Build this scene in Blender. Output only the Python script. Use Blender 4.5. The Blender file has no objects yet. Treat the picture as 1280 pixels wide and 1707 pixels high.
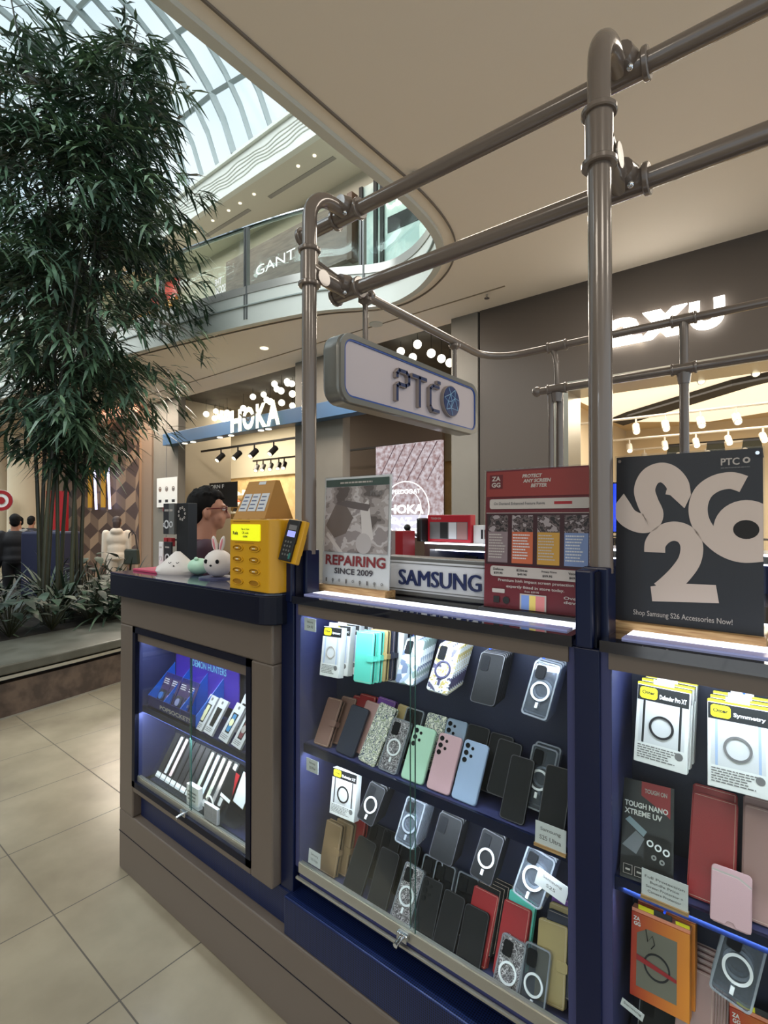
import bpy, bmesh, math, random
from mathutils import Vector, Matrix, noise
R = random.Random(11)
PI = math.pi
sc = bpy.context.scene
COL = sc.collection

# ------------------------------------------------------------ camera, sky, light, exposure
cam_d = bpy.data.cameras.new('camera'); cam = bpy.data.objects.new('camera', cam_d); COL.objects.link(cam)
cam.location = (0, -1.01, 1.5); cam.rotation_euler = (math.radians(90.64), 0, math.radians(38.7))
cam_d.sensor_fit = 'HORIZONTAL'; cam_d.sensor_width = 36; cam_d.lens = 849 / 1280 * 36
cam_d.clip_start = .02; cam_d.clip_end = 200
sc.camera = cam
sc.view_settings.view_transform = 'Standard'; sc.view_settings.look = 'None'
sc.view_settings.exposure = 0.0; sc.view_settings.gamma = 1; sc.view_settings.use_curve_mapping = False
try:
    sc.cycles.use_denoising = True; sc.cycles.max_bounces = 7; sc.cycles.transparent_max_bounces = 24
    sc.cycles.caustics_reflective = False; sc.cycles.caustics_refractive = False
    sc.cycles.sample_clamp_indirect = 4
except Exception: pass

W = bpy.data.worlds.new('sky'); sc.world = W; W.use_nodes = True
nt = W.node_tree; bg = nt.nodes['Background']
tc = nt.nodes.new('ShaderNodeTexCoord'); nz = nt.nodes.new('ShaderNodeTexNoise'); rp = nt.nodes.new('ShaderNodeValToRGB')
nz.inputs['Scale'].default_value = 2.2; nz.inputs['Detail'].default_value = 4
rp.color_ramp.elements[0].position = .35; rp.color_ramp.elements[0].color = (.50, .68, .84, 1)
rp.color_ramp.elements[1].position = .6; rp.color_ramp.elements[1].color = (.80, .88, .93, 1)
nt.links.new(tc.outputs['Generated'], nz.inputs['Vector']); nt.links.new(nz.outputs['Fac'], rp.inputs['Fac'])
nt.links.new(rp.outputs['Color'], bg.inputs['Color']); bg.inputs['Strength'].default_value = 1.25

def area(name, loc, rot, sx, sy, power, col=(1, 1, 1), spread=PI):
    l = bpy.data.lights.new(name, 'AREA'); l.shape = 'RECTANGLE'; l.size = sx; l.size_y = sy; l.energy = power; l.color = col
    l.spread = spread
    o = bpy.data.objects.new(name, l); o.location = loc; o.rotation_euler = rot; COL.objects.link(o); return o
WARM = (1, .88, .74); COOL = (.80, .88, 1)
# ceiling lights of the walkway (in the ceiling, shining down)
for (x, y) in ((2.0, -2.5), (-1.2, -3.5), (1.0, 2.6), (-1.5, 2.6), (3.5, .5)):
    area('ceiling_downlight', (x, y, 3.97), (0, 0, 0), 1.0, 1.0, 42, WARM)
for x in (-4.5, -7.5, -10.5):
    area('ceiling_downlight', (x, 3.75, 3.97), (0, 0, 0), 1.6, .5, 85, WARM)
# daylight of the atrium
sun = bpy.data.lights.new('daylight', 'SUN'); sun.energy = 7.2; sun.angle = math.radians(70); sun.color = (.90, .96, 1)
so_ = bpy.data.objects.new('daylight', sun); so_.rotation_euler = (math.radians(42), math.radians(-8), 0); so_.location = (-8, -2, 20); COL.objects.link(so_)
# shop interiors
area('shoe_shop_light', (-11.8, 7.0, 4.1), (0, 0, 0), 3.5, 1.8, 300, (1, .87, .66))
area('shoe_shop_light', (-4.2, 6.8, 4.1), (0, 0, 0), 1.6, 2.0, 20, (1, .87, .70))
area('sport_shop_light', (-.2, 7.5, 3.25), (0, 0, 0), 4, 3, 210, (1, .90, .76))
area('upper_shop_light', (-8.5, 5.05, 7.4), (0, 0, 0), 9, .5, 60, (1, .93, .84))
# strip lights inside the display cabinets
for (x0, x1, y, z, p) in ((-1.15, -.38, .062, 1.222, 2.4), (-1.15, -.38, .062, .786, 3.5), (-.26, .5, .062, 1.222, 2.3), (-.26, .5, .062, .786, 4.0),
                          (-2.12, -1.38, .02, 1.012, 5.5), (-2.12, -1.38, .02, .688, 3.0)):
    area('cabinet_strip_light', ((x0 + x1) / 2, y, z), (math.radians(18), 0, 0), x1 - x0, .02, p, COOL)

# ------------------------------------------------------------ materials
def lin(c):
    return tuple((v / 255 / 12.92) if v / 255 <= .04045 else ((v / 255 + .055) / 1.055) ** 2.4 for v in c)
def mat(name, c, rough=.55, metal=0, emit=0, ecol=None, noise_=None, bump=0, spec=.5, coat=0):
    m = bpy.data.materials.new(name); m.use_nodes = True; n = m.node_tree; b = n.nodes['Principled BSDF']
    c4 = (*lin(c), 1); b.inputs['Base Color'].default_value = c4
    b.inputs['Roughness'].default_value = rough; b.inputs['Metallic'].default_value = metal
    b.inputs['Specular IOR Level'].default_value = spec
    if coat: b.inputs['Coat Weight'].default_value = coat
    if emit:
        b.inputs['Emission Color'].default_value = (*lin(ecol or c), 1); b.inputs['Emission Strength'].default_value = emit
    if noise_:                                  # (scale, other colour, stretch)
        t = n.nodes.new('ShaderNodeTexCoord'); mp = n.nodes.new('ShaderNodeMapping'); z = n.nodes.new('ShaderNodeTexNoise')
        mx = n.nodes.new('ShaderNodeMix'); mx.data_type = 'RGBA'
        mp.inputs['Scale'].default_value = noise_[2] if len(noise_) > 2 else (1, 1, 1)
        z.inputs['Scale'].default_value = noise_[0]; z.inputs['Detail'].default_value = 4
        n.links.new(t.outputs['Object'], mp.inputs['Vector']); n.links.new(mp.outputs['Vector'], z.inputs['Vector'])
        mr = n.nodes.new('ShaderNodeMapRange'); mr.inputs['From Min'].default_value = .38; mr.inputs['From Max'].default_value = .62
        n.links.new(z.outputs['Fac'], mr.inputs['Value']); n.links.new(mr.outputs['Result'], mx.inputs['Factor'])
        mx.inputs['A'].default_value = c4; mx.inputs['B'].default_value = (*lin(noise_[1]), 1)
        n.links.new(mx.outputs['Result'], b.inputs['Base Color'])
        if bump:
            bp = n.nodes.new('ShaderNodeBump'); bp.inputs['Strength'].default_value = bump
            n.links.new(z.outputs['Fac'], bp.inputs['Height']); n.links.new(bp.outputs['Normal'], b.inputs['Normal'])
    return m
def clear(name, tint, gloss=.12, body=.0, bodycol=(200, 210, 220), rough=.05):
    """thin glass or clear plastic: mostly see-through, a little gloss, a little milky body"""
    m = bpy.data.materials.new(name); m.use_nodes = True; n = m.node_tree; n.nodes.clear()
    o = n.nodes.new('ShaderNodeOutputMaterial'); t = n.nodes.new('ShaderNodeBsdfTransparent'); g = n.nodes.new('ShaderNodeBsdfGlossy')
    d = n.nodes.new('ShaderNodeBsdfDiffuse'); a = n.nodes.new('ShaderNodeMixShader'); b = n.nodes.new('ShaderNodeMixShader')
    f = n.nodes.new('ShaderNodeFresnel'); ml = n.nodes.new('ShaderNodeMath'); ml.operation = 'MULTIPLY_ADD'
    t.inputs['Color'].default_value = (*lin(tint), 1); g.inputs['Roughness'].default_value = rough
    d.inputs['Color'].default_value = (*lin(bodycol), 1)
    f.inputs['IOR'].default_value = 1.3; ml.inputs[1].default_value = .10 + gloss * .6; ml.inputs[2].default_value = gloss * .06
    n.links.new(f.outputs[0], ml.inputs[0]); n.links.new(ml.outputs[0], b.inputs[0])
    a.inputs[0].default_value = body; n.links.new(t.outputs[0], a.inputs[1]); n.links.new(d.outputs[0], a.inputs[2])
    n.links.new(a.outputs[0], b.inputs[1]); n.links.new(g.outputs[0], b.inputs[2]); n.links.new(b.outputs[0], o.inputs[0])
    return m
def blotch(name, cols, scale, rough=.5, voro=False, stretch=(1, 1, 1)):
    m = mat(name, cols[0], rough); n = m.node_tree; b = n.nodes['Principled BSDF']
    t = n.nodes.new('ShaderNodeTexCoord'); mp = n.nodes.new('ShaderNodeMapping'); mp.inputs['Scale'].default_value = stretch
    n.links.new(t.outputs['Object'], mp.inputs['Vector'])
    if voro:
        z = n.nodes.new('ShaderNodeTexVoronoi'); out = z.outputs['Color']; z.inputs['Scale'].default_value = scale
        sp = n.nodes.new('ShaderNodeSeparateColor'); n.links.new(out, sp.inputs[0]); out = sp.outputs[0]
    else:
        z = n.nodes.new('ShaderNodeTexNoise'); z.inputs['Scale'].default_value = scale; z.inputs['Detail'].default_value = 3; out = z.outputs['Fac']
    n.links.new(mp.outputs['Vector'], z.inputs['Vector'])
    r = n.nodes.new('ShaderNodeValToRGB'); r.color_ramp.interpolation = 'CONSTANT'; el = r.color_ramp.elements
    while len(el) > 1: el.remove(el[-1])
    lo, hi = (0, 1) if voro else (.36, .64)
    el[0].position = 0; el[0].color = (*lin(cols[0]), 1)
    for i, c in enumerate(cols[1:], 1):
        e = el.new(lo + (hi - lo) * i / len(cols)); e.color = (*lin(c), 1)
    n.links.new(out, r.inputs['Fac']); n.links.new(r.outputs['Color'], b.inputs['Base Color'])
    return m

m_ceil = mat('ceiling_paint', (240, 229, 214), .7)
m_fascia = mat('fascia_white', (205, 205, 195), .5)
m_pipe = mat('pipe_paint', (112, 100, 91), .22, spec=.6, coat=.4)
m_taupe = mat('taupe_laminate', (98, 87, 78), .42)
m_blue = mat('navy_gloss', (10, 20, 52), .3, spec=.35)
m_blue_dk = mat('navy_dark', (6, 9, 28), .45, spec=.25)
m_top = mat('navy_worktop', (30, 34, 62), .08, coat=.6, noise_=(300, (44, 48, 78)))
m_deck = mat('black_glass_deck', (20, 22, 34), .04, coat=1)
m_inner = mat('cabinet_inside_navy', (52, 56, 96), .5)
m_back = mat('cabinet_back_panel', (38, 42, 62), .55)
m_alu = mat('brushed_aluminium', (178, 176, 166), .28, .75)
m_chrome = mat('chrome', (205, 208, 212), .12, 1)
m_steel = mat('dull_steel', (130, 130, 128), .35, .6)
m_black = mat('black_plastic', (22, 22, 25), .38)
m_tpu = mat('black_soft_case', (22, 22, 25), .62, spec=.25); m_lip = mat('case_lip', (66, 66, 72), .3)
m_white = mat('white_print', (226, 226, 224), .55)
m_card = mat('white_card', (205, 206, 208), .6)
m_offw = mat('pale_grey', (180, 172, 166), .6)
m_ink = mat('black_ink', (26, 24, 28), .6)
m_greyink = mat('grey_ink', (110, 108, 108), .6)
m_led = mat('led_strip', (235, 240, 255), .5, emit=6)
m_ledblue = mat('led_blue_edge', (40, 90, 255), .4, emit=.35)
m_glass = clear('clear_glass', (248, 252, 251), .10)
m_railglass = clear('rail_glass', (240, 248, 244), .02)
m_glassedge = mat('glass_edge_green', (52, 84, 78), .15)
m_acryl = clear('clear_acrylic', (246, 248, 250), .12, .01)
m_clear = clear('clear_case_plastic', (214, 218, 224), .4, .07, (205, 212, 224))
m_clearrim = clear('clear_case_rim', (200, 206, 214), .6, .30, (222, 228, 238))
m_mint = mat('mint_leather', (95, 205, 185), .5)
m_green = mat('pale_green_silicone', (176, 214, 188), .45)
m_pink = mat('blush_silicone', (205, 165, 172), .45)
m_lblue = mat('powder_blue_silicone', (160, 180, 212), .45)
m_rose = mat('rose_brown_leather', (134, 100, 90), .42)
m_rosy = mat('rose_gold_leather', (166, 128, 124), .38)
m_tan = mat('tan_leather', (146, 118, 86), .42)
m_gold = mat('gold_leather', (168, 146, 96), .4)
m_red = mat('red_leather', (150, 26, 34), .42)
m_purple = mat('purple_leather', (110, 60, 145), .45)
m_navyl = mat('navy_leather', (34, 38, 56), .48)
m_yellowl = mat('yellow_label', (236, 226, 30), .5)
m_yellow = mat('yellow_housing', (200, 148, 24), .35)
m_yellowd = mat('yellow_slot', (150, 104, 12), .4)
m_pagelow = mat('lit_yellow_panel', (232, 236, 30), .4, emit=.55)
m_cardb = mat('brown_cardboard', (176, 128, 62), .7)
m_wood = mat('pale_wood_block', (186, 152, 104), .55, noise_=(14, (150, 112, 70), (1, 6, 14)))
m_skin = mat('skin', (160, 112, 88), .5)
m_hair = mat('black_hair', (9, 8, 8), .8, noise_=(60, (18, 15, 13)), bump=.4, spec=.2)
m_grout = (74, 68, 58)

# ------------------------------------------------------------ mesh building
class MB:
    def __init__(s): s.v = []; s.f = []; s.m = []
    def add(s, vs, fs, m=0):
        o = len(s.v); s.v += [tuple(p) for p in vs]; s.f += [tuple(i + o for i in f) for f in fs]; s.m += [m] * len(fs); return s
    def box(s, x0, x1, y0, y1, z0, z1, m=0):
        return s.add([(x, y, z) for z in (z0, z1) for y in (y0, y1) for x in (x0, x1)],
                     [(0, 2, 3, 1), (4, 5, 7, 6), (0, 1, 5, 4), (1, 3, 7, 5), (3, 2, 6, 7), (2, 0, 4, 6)], m)
    def prism(s, pts, y0, y1, m=0):             # outline in (x, z), extruded along y
        n = len(pts); a = sum(pts[i][0] * pts[(i + 1) % n][1] - pts[(i + 1) % n][0] * pts[i][1] for i in range(n))
        if a < 0: pts = pts[::-1]
        return s.add([(x, y0, z) for x, z in pts] + [(x, y1, z) for x, z in pts],
                     [tuple(range(n)), tuple(range(2 * n - 1, n - 1, -1))] + [(i, i + n, (i + 1) % n + n, (i + 1) % n) for i in range(n)], m)
    def slab(s, pts, z0, z1, m=0):              # outline in (x, y), extruded along z
        n = len(pts); a = sum(pts[i][0] * pts[(i + 1) % n][1] - pts[(i + 1) % n][0] * pts[i][1] for i in range(n))
        if a < 0: pts = pts[::-1]
        return s.add([(x, y, z0) for x, y in pts] + [(x, y, z1) for x, y in pts],
                     [tuple(range(n - 1, -1, -1)), tuple(range(n, 2 * n))] + [(i, (i + 1) % n, (i + 1) % n + n, i + n) for i in range(n)], m)
    def flat(s, pts, y=0, m=0):                 # a printed patch facing -y
        n = len(pts); a = sum(pts[i][0] * pts[(i + 1) % n][1] - pts[(i + 1) % n][0] * pts[i][1] for i in range(n))
        if a < 0: pts = pts[::-1]
        return s.add([(x, y, z) for x, z in pts], [tuple(range(n))], m)
    def rect(s, x0, x1, z0, z1, y=0, m=0): return s.flat([(x0, z0), (x1, z0), (x1, z1), (x0, z1)], y, m)
    def tube(s, path, r, seg=10, m=0, caps=True):
        path = [Vector(p) for p in path]; n = len(path); rs = r if isinstance(r, (list, tuple)) else [r] * n
        t0 = (path[1] - path[0]).normalized(); up = Vector((0, 0, 1)) if abs(t0.z) < .9 else Vector((1, 0, 0))
        u = t0.cross(up).normalized(); vs = []
        for i, p in enumerate(path):
            t = (path[min(i + 1, n - 1)] - path[max(i - 1, 0)]).normalized()
            u = (u - t * u.dot(t)).normalized(); w = t.cross(u)
            for k in range(seg):
                a = 2 * PI * k / seg; vs.append(p + (u * math.cos(a) + w * math.sin(a)) * rs[i])
        fs = [(i * seg + k, i * seg + (k + 1) % seg, (i + 1) * seg + (k + 1) % seg, (i + 1) * seg + k) for i in range(n - 1) for k in range(seg)]
        if caps: fs += [tuple(range(seg - 1, -1, -1)), tuple(range((n - 1) * seg, n * seg))]
        return s.add(vs, fs, m)
    def ball(s, c, r, m=0, seg=14, rings=9, rot=None):
        rx, ry, rz = (r, r, r) if not isinstance(r, (list, tuple)) else r; c = Vector(c); vs = []
        for i in range(1, rings):
            a = PI * i / rings
            for k in range(seg):
                b = 2 * PI * k / seg; vs.append(Vector((rx * math.sin(a) * math.cos(b), ry * math.sin(a) * math.sin(b), rz * math.cos(a))))
        vs += [Vector((0, 0, rz)), Vector((0, 0, -rz))]
        if rot is not None: vs = [rot @ p for p in vs]
        vs = [p + c for p in vs]; T = len(vs) - 2
        fs = [(i * seg + k, (i + 1) * seg + k, (i + 1) * seg + (k + 1) % seg, i * seg + (k + 1) % seg) for i in range(rings - 2) for k in range(seg)]
        fs += [(T, k, (k + 1) % seg) for k in range(seg)] + [(T + 1, (rings - 2) * seg + (k + 1) % seg, (rings - 2) * seg + k) for k in range(seg)]
        return s.add(vs, fs, m)
    def ring(s, cx, cz, ri, ro, y0, y1, m=0, seg=28, a0=0, a1=2 * PI, ex=1):
        full = abs(a1 - a0 - 2 * PI) < 1e-3; n = seg if full else seg + 1; vs = []
        for k in range(n):
            a = a0 + (a1 - a0) * k / seg
            for (r, y) in ((ri, y0), (ro, y0), (ro, y1), (ri, y1)): vs.append((cx + r * math.cos(a) * ex, y, cz + r * math.sin(a)))
        fs = []
        for k in range(seg):
            a, b = k * 4, ((k + 1) % n) * 4
            for j in range(4): fs.append((a + j, a + (j + 1) % 4, b + (j + 1) % 4, b + j))
        return s.add(vs, fs, m)
    def build(s, name, mats, parent=None, bevel=0, smooth=False, seg=2):
        me = bpy.data.meshes.new(name); me.from_pydata(s.v, [], s.f)
        for m in (mats if isinstance(mats, (list, tuple)) else [mats]): me.materials.append(m)
        me.polygons.foreach_set('material_index', s.m)
        me.update(); o = bpy.data.objects.new(name, me); COL.objects.link(o)
        if parent: o.parent = parent
        if smooth:
            me.polygons.foreach_set('use_smooth', [True] * len(me.polygons))
            try: me.set_sharp_from_angle(angle=math.radians(40))
            except Exception: pass
        if bevel:
            b = o.modifiers.new('bevel', 'BEVEL'); b.width = bevel; b.segments = seg; b.limit_method = 'ANGLE'; b.angle_limit = .6
        return o
def rrect(x0, x1, z0, z1, r, n=5):
    p = []
    for cx, cz, a in ((x1 - r, z1 - r, 0), (x0 + r, z1 - r, PI / 2), (x0 + r, z0 + r, PI), (x1 - r, z0 + r, 1.5 * PI)):
        for k in range(n + 1): p.append((cx + r * math.cos(a + k * PI / 2 / n), cz + r * math.sin(a + k * PI / 2 / n)))
    return p
def circ(cx, cz, r, n=20, ex=1): return [(cx + r * math.cos(2 * PI * k / n) * ex, cz + r * math.sin(2 * PI * k / n)) for k in range(n)]
def tag(o, label, cat, group=None):
    o['label'] = label; o['category'] = cat
    if group: o['group'] = group
    return o
def thing(name, label, cat, loc=(0, 0, 0), rot=(0, 0, 0), group=None):
    o = bpy.data.objects.new(name, None); o.empty_display_size = .05; COL.objects.link(o); o.location = loc; o.rotation_euler = rot
    return tag(o, label, cat, group)
def struct(o): o['kind'] = 'structure'; return o
def dup(root, loc=None, label=None, group=None):
    c = root.copy(); COL.objects.link(c)
    if loc is not None: c.location = loc
    if label: c['label'] = label
    if group: c['group'] = group
    def kids(a, b):
        for ch in a.children:
            d = ch.copy(); COL.objects.link(d); d.parent = b; kids(ch, d)
    kids(root, c)
    return c
_tx = {}
def text(s, x0, x1, z0, z1, m, parent, y=0, depth=.0, bold=.02, name='lettering', flip=False, shear=0, face='-y'):
    """one line of lettering fitted into a box on a face looking along -y (or +x with face='+x')"""
    key = (s, bold, shear)
    if key not in _tx:
        cu = bpy.data.curves.new('t', 'FONT'); cu.body = s; cu.offset = bold; cu.shear = shear; cu.resolution_u = 3
        o = bpy.data.objects.new('t', cu); COL.objects.link(o)
        me = bpy.data.meshes.new_from_object(o.evaluated_get(bpy.context.evaluated_depsgraph_get()))
        _tx[key] = ([v.co.copy() for v in me.vertices], [tuple(p.vertices) for p in me.polygons])
        bpy.data.objects.remove(o); bpy.data.curves.remove(cu); bpy.data.meshes.remove(me)
    V, F = _tx[key]
    if not V: return None
    ax, bx = min(v.x for v in V), max(v.x for v in V); az, bz = min(v.y for v in V), max(v.y for v in V)
    fx = lambda v: (1 - (v.x - ax) / (bx - ax)) if flip else (v.x - ax) / (bx - ax)
    P = [(x0 + fx(v) * (x1 - x0), y - depth, z0 + (v.y - az) / (bz - az) * (z1 - z0)) for v in V]
    F = [f[::-1] for f in F] if flip else F
    b = MB(); b.add(P, F)
    if depth > 0:
        n = len(P); cnt = {}
        for f in F:
            for i in range(len(f)):
                e = (f[i], f[(i + 1) % len(f)]); cnt[e] = 1
        side = [e for e in cnt if (e[1], e[0]) not in cnt]
        b = MB(); b.add(P + [(p[0], y, p[2]) for p in P], F + [(e[1], e[0], e[0] + n, e[1] + n) for e in side])
    if face == '+x': b.v = [(-yy, xx, zz) for xx, yy, zz in b.v]
    return b.build(name, m, parent)
def lines(parent, x0, x1, z1, z0, n, m, y=-.0006, name='small_print', rag=.3, seed=1):
    """rows of small print too fine to read"""
    r = random.Random(seed); b = MB(); st = (z1 - z0) / n
    for i in range(n):
        z = z1 - st * (i + .5); xe = x1 - (x1 - x0) * rag * r.random(); x = x0
        while x < xe:
            w = (x1 - x0) * (.04 + .09 * r.random()); b.rect(x, min(x + w, xe), z - st * .22, z + st * .22, y); x += w + (x1 - x0) * .02
    return b.build(name, m, parent)
def ribbon(b, path, w, y, m=0, xmax=None, xmin=None):
    """a fat flat stroke along a smoothed path"""
    P = [Vector((p[0], p[1])) for p in path]; Q = []
    for i in range(len(P) - 1):
        p0, p1, p2, p3 = P[max(i - 1, 0)], P[i], P[i + 1], P[min(i + 2, len(P) - 1)]
        for k in range(6):
            t = k / 6; Q.append(.5 * ((2 * p1) + (p2 - p0) * t + (2 * p0 - 5 * p1 + 4 * p2 - p3) * t * t + (3 * p1 - p0 - 3 * p2 + p3) * t ** 3))
    Q.append(P[-1]); L = []
    for i, q in enumerate(Q):
        t = (Q[min(i + 1, len(Q) - 1)] - Q[max(i - 1, 0)]).normalized(); nn = Vector((-t.y, t.x)) * w / 2
        for s in (nn, -nn):
            x = q.x + s.x
            if xmax is not None: x = min(x, xmax)
            if xmin is not None: x = max(x, xmin)
            L.append((x, y, q.y + s.y))
    b.add(L, [(2 * i, 2 * i + 1, 2 * i + 3, 2 * i + 2) for i in range(len(Q) - 1)], m)
def catmull(P, k=6, closed=False):
    P = [Vector(p) for p in P]; n = len(P); Q = []
    for i in range(n if closed else n - 1):
        g = (lambda j: P[j % n]) if closed else (lambda j: P[max(0, min(n - 1, j))])
        p0, p1, p2, p3 = g(i - 1), g(i), g(i + 1), g(i + 2)
        for q in range(k):
            t = q / k; Q.append(.5 * ((2 * p1) + (p2 - p0) * t + (2 * p0 - 5 * p1 + 4 * p2 - p3) * t * t + (3 * p1 - p0 - 3 * p2 + p3) * t ** 3))
    if not closed: Q.append(P[-1])
    return Q

# ------------------------------------------------------------ floor, ceiling, shop walls
def tile_mat():
    m = mat('stone_floor_tiles', (176, 166, 146), .16); n = m.node_tree; b = n.nodes['Principled BSDF']
    t = n.nodes.new('ShaderNodeTexCoord'); sp = n.nodes.new('ShaderNodeSeparateXYZ'); n.links.new(t.outputs['Object'], sp.inputs[0])
    outs = []
    for ax, off in ((0, 1.64), (1, .275)):
        a = n.nodes.new('ShaderNodeMath'); a.operation = 'ADD'; a.inputs[1].default_value = off + 54.5 + .00275
        d = n.nodes.new('ShaderNodeMath'); d.operation = 'DIVIDE'; d.inputs[1].default_value = .545
        f = n.nodes.new('ShaderNodeMath'); f.operation = 'FRACT'; l = n.nodes.new('ShaderNodeMath'); l.operation = 'LESS_THAN'; l.inputs[1].default_value = .0095
        n.links.new(sp.outputs[ax], a.inputs[0]); n.links.new(a.outputs[0], d.inputs[0]); n.links.new(d.outputs[0], f.inputs[0]); n.links.new(f.outputs[0], l.inputs[0])
        outs.append((l, d))
    mx = n.nodes.new('ShaderNodeMath'); mx.operation = 'MAXIMUM'; n.links.new(outs[0][0].outputs[0], mx.inputs[0]); n.links.new(outs[1][0].outputs[0], mx.inputs[1])
    z = n.nodes.new('ShaderNodeTexNoise'); z.inputs['Scale'].default_value = 2.3; z.inputs['Detail'].default_value = 6; n.links.new(t.outputs['Object'], z.inputs['Vector'])
    cr = n.nodes.new('ShaderNodeValToRGB'); cr.color_ramp.elements[0].position = .35; cr.color_ramp.elements[1].position = .62
    cr.color_ramp.elements[0].color = (*lin((128, 118, 100)), 1); cr.color_ramp.elements[1].color = (*lin((148, 138, 118)), 1)
    n.links.new(z.outputs['Fac'], cr.inputs['Fac'])
    c = n.nodes.new('ShaderNodeMix'); c.data_type = 'RGBA'; n.links.new(mx.outputs[0], c.inputs['Factor']); n.links.new(cr.outputs['Color'], c.inputs['A'])
    c.inputs['B'].default_value = (*lin(m_grout), 1); n.links.new(c.outputs['Result'], b.inputs['Base Color'])
    rr = n.nodes.new('ShaderNodeMath'); rr.operation = 'MULTIPLY_ADD'; rr.inputs[1].default_value = .5; rr.inputs[2].default_value = .25
    n.links.new(mx.outputs[0], rr.inputs[0]); n.links.new(rr.outputs[0], b.inputs['Roughness']); return m
struct(MB().box(-30, 5, -7, 4.6, -.12, 0).build('floor', tile_mat()))

EDGE = [(-2.30, -9), (-2.30, -4), (-2.30, 0), (-2.30, 1.4), (-2.30, 2.2), (-2.38, 2.72), (-2.54, 3.06), (-2.83, 3.36), (-3.28, 3.60), (-3.75, 3.62), (-4.6, 3.22), (-6.3, 2.86), (-8.4, 2.56), (-12, 2.35), (-17, 2.3), (-30, 2.3)]
edge = [(p.x, p.y) for p in catmull([(x, y, 0) for x, y in EDGE], 6)]
def offset(path, d):
    o = []
    for i, p in enumerate(path):
        a = Vector(path[max(i - 1, 0)]); b = Vector(path[min(i + 1, len(path) - 1)]); t = (b - a).normalized(); o.append((p[0] + t.y * d, p[1] - t.x * d))
    return o
poly = edge + [(-30, 4.62), (5, 4.62), (5, -9)]
struct(MB().slab(poly, 4.0, 4.30).build('ceiling', m_ceil))
def strip(path, z0, z1, w, m, name, lift=0):
    """a vertical band following the edge of the opening, w thick towards the opening"""
    a = offset(path, lift); b = offset(path, lift - w) if False else offset(path, lift + w)
    B = MB(); n = len(path); vs = []
    for (p, q) in zip(a, b): vs += [(p[0], p[1], z0), (p[0], p[1], z1), (q[0], q[1], z1), (q[0], q[1], z0)]
    fs = []
    for i in range(n - 1):
        for j in range(4): fs.append((4 * i + j, 4 * i + (j + 1) % 4, 4 * i + 4 + (j + 1) % 4, 4 * i + 4 + j))
    B.add(vs, fs); return B.build(name, m, smooth=True)
# offset() with negative d moves into the void
struct(strip(edge, 3.965, 4.36, -.07, m_fascia, 'trim_1', 0))
struct(strip(edge, 3.985, 4.0, .012, mat('shadow_gap', (120, 110, 100), .7), 'trim_2', .10))
struct(strip(edge, 4.20, 4.215, -.09, mat('fascia_joint', (150, 156, 150), .6), 'trim_3', 0))
curve = [p for p in edge if p[1] > -1]
struct(strip(curve, 4.36, 4.46, -.11, mat('kerb_metal', (176, 172, 164), .35, .4), 'trim_4', .03))
struct(MB().slab(offset(edge, .02) + [(-30, 5.7), (5, 5.7), (5, -9)], 4.30, 4.40).build('floor_upper', mat('upper_floor', (170, 165, 150), .3)))

# glass balustrade of the upper level: one pane per bay, chrome posts, one handrail
bal = thing('glass_balustrade', 'curved glass balustrade with chrome handrail along the upper floor edge', 'balustrade', (0, 0, 4.46))
cl = offset(curve, -.03); rail = [(x, y, .78) for x, y in cl]
rl = MB().tube(rail, .028, 8).build('handrail', m_chrome, bal, smooth=True)
cum = [0]
for i in range(1, len(cl)): cum.append(cum[-1] + (Vector(cl[i]) - Vector(cl[i - 1])).length)
def at_len(s):
    for i in range(1, len(cl)):
        if cum[i] >= s:
            t = (s - cum[i - 1]) / (cum[i] - cum[i - 1]); return Vector(cl[i - 1]).lerp(Vector(cl[i]), t)
    return Vector(cl[-1])
s = .3; bays = []
while s < cum[-1] - .5 and s < 22: bays.append(s); s += 1.62
for a, b_ in zip(bays, bays[1:]):
    pts = [at_len(a + .03 + (b_ - a - .06) * k / 6) for k in range(7)]; B = MB()
    vs = []; nn = []
    for p in pts: vs += [(p.x, p.y, 0), (p.x, p.y, .76)]
    B.add(vs, [(2 * i, 2 * i + 1, 2 * i + 3, 2 * i + 2) for i in range(6)])
    g = B.build('glass_pane', m_railglass, bal, smooth=True); so = g.modifiers.new('thickness', 'SOLIDIFY'); so.thickness = .012
    p = at_len(a)
    pb = MB()
    for dx in (-.022, .022): pb.box(p.x + dx - .012, p.x + dx + .012, p.y - .05, p.y + .0, -.42, .76)
    pb.build('baluster', m_steel, bal)

# walls under the ceiling
m_2xu = mat('charcoal_panel', (82, 74, 68), .5)
m_pier = mat('pale_render', (126, 121, 113), .6, noise_=(1.2, (118, 113, 105)))
m_dark = mat('dark_gap', (24, 22, 22), .7)
b = MB(); b.box(-2.93, -1.95, 4.5, 4.62, 0, 4.0); b.box(-1.95, 5, 4.5, 4.62, 2.96, 4.0); b.box(-2.96, -2.93, 4.53, 4.62, 0, 4.0, 1)
struct(b.build('wall_sport_shop', [m_2xu, m_dark]))
b = MB(); b.box(-2.03, -1.87, 4.49, 4.9, 0, 2.96); b.box(-1.87, 5, 4.49, 4.9, 2.86, 2.96)
struct(b.build('trim_5', m_alu))
b = MB()
for x0, x1 in ((-10.85, -9.83), (-6.25, -5.2), (-3.33, -2.96)): b.box(x0, x1, 4.5, 4.66, 0, 4.0)
for x in (-10.3,): b.box(x, x + .015, 4.492, 4.5, 0, 4.0, 1)
b.box(-5.2, -3.33, 4.5, 4.66, 3.05, 3.25)
b.box(-11.3, -10.85, 4.46, 4.62, 0, 4.0, 2)
struct(b.build('wall_shoe_shop', [m_pier, m_greyink, mat('taupe_column', (132, 112, 96), .5)]))
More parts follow.
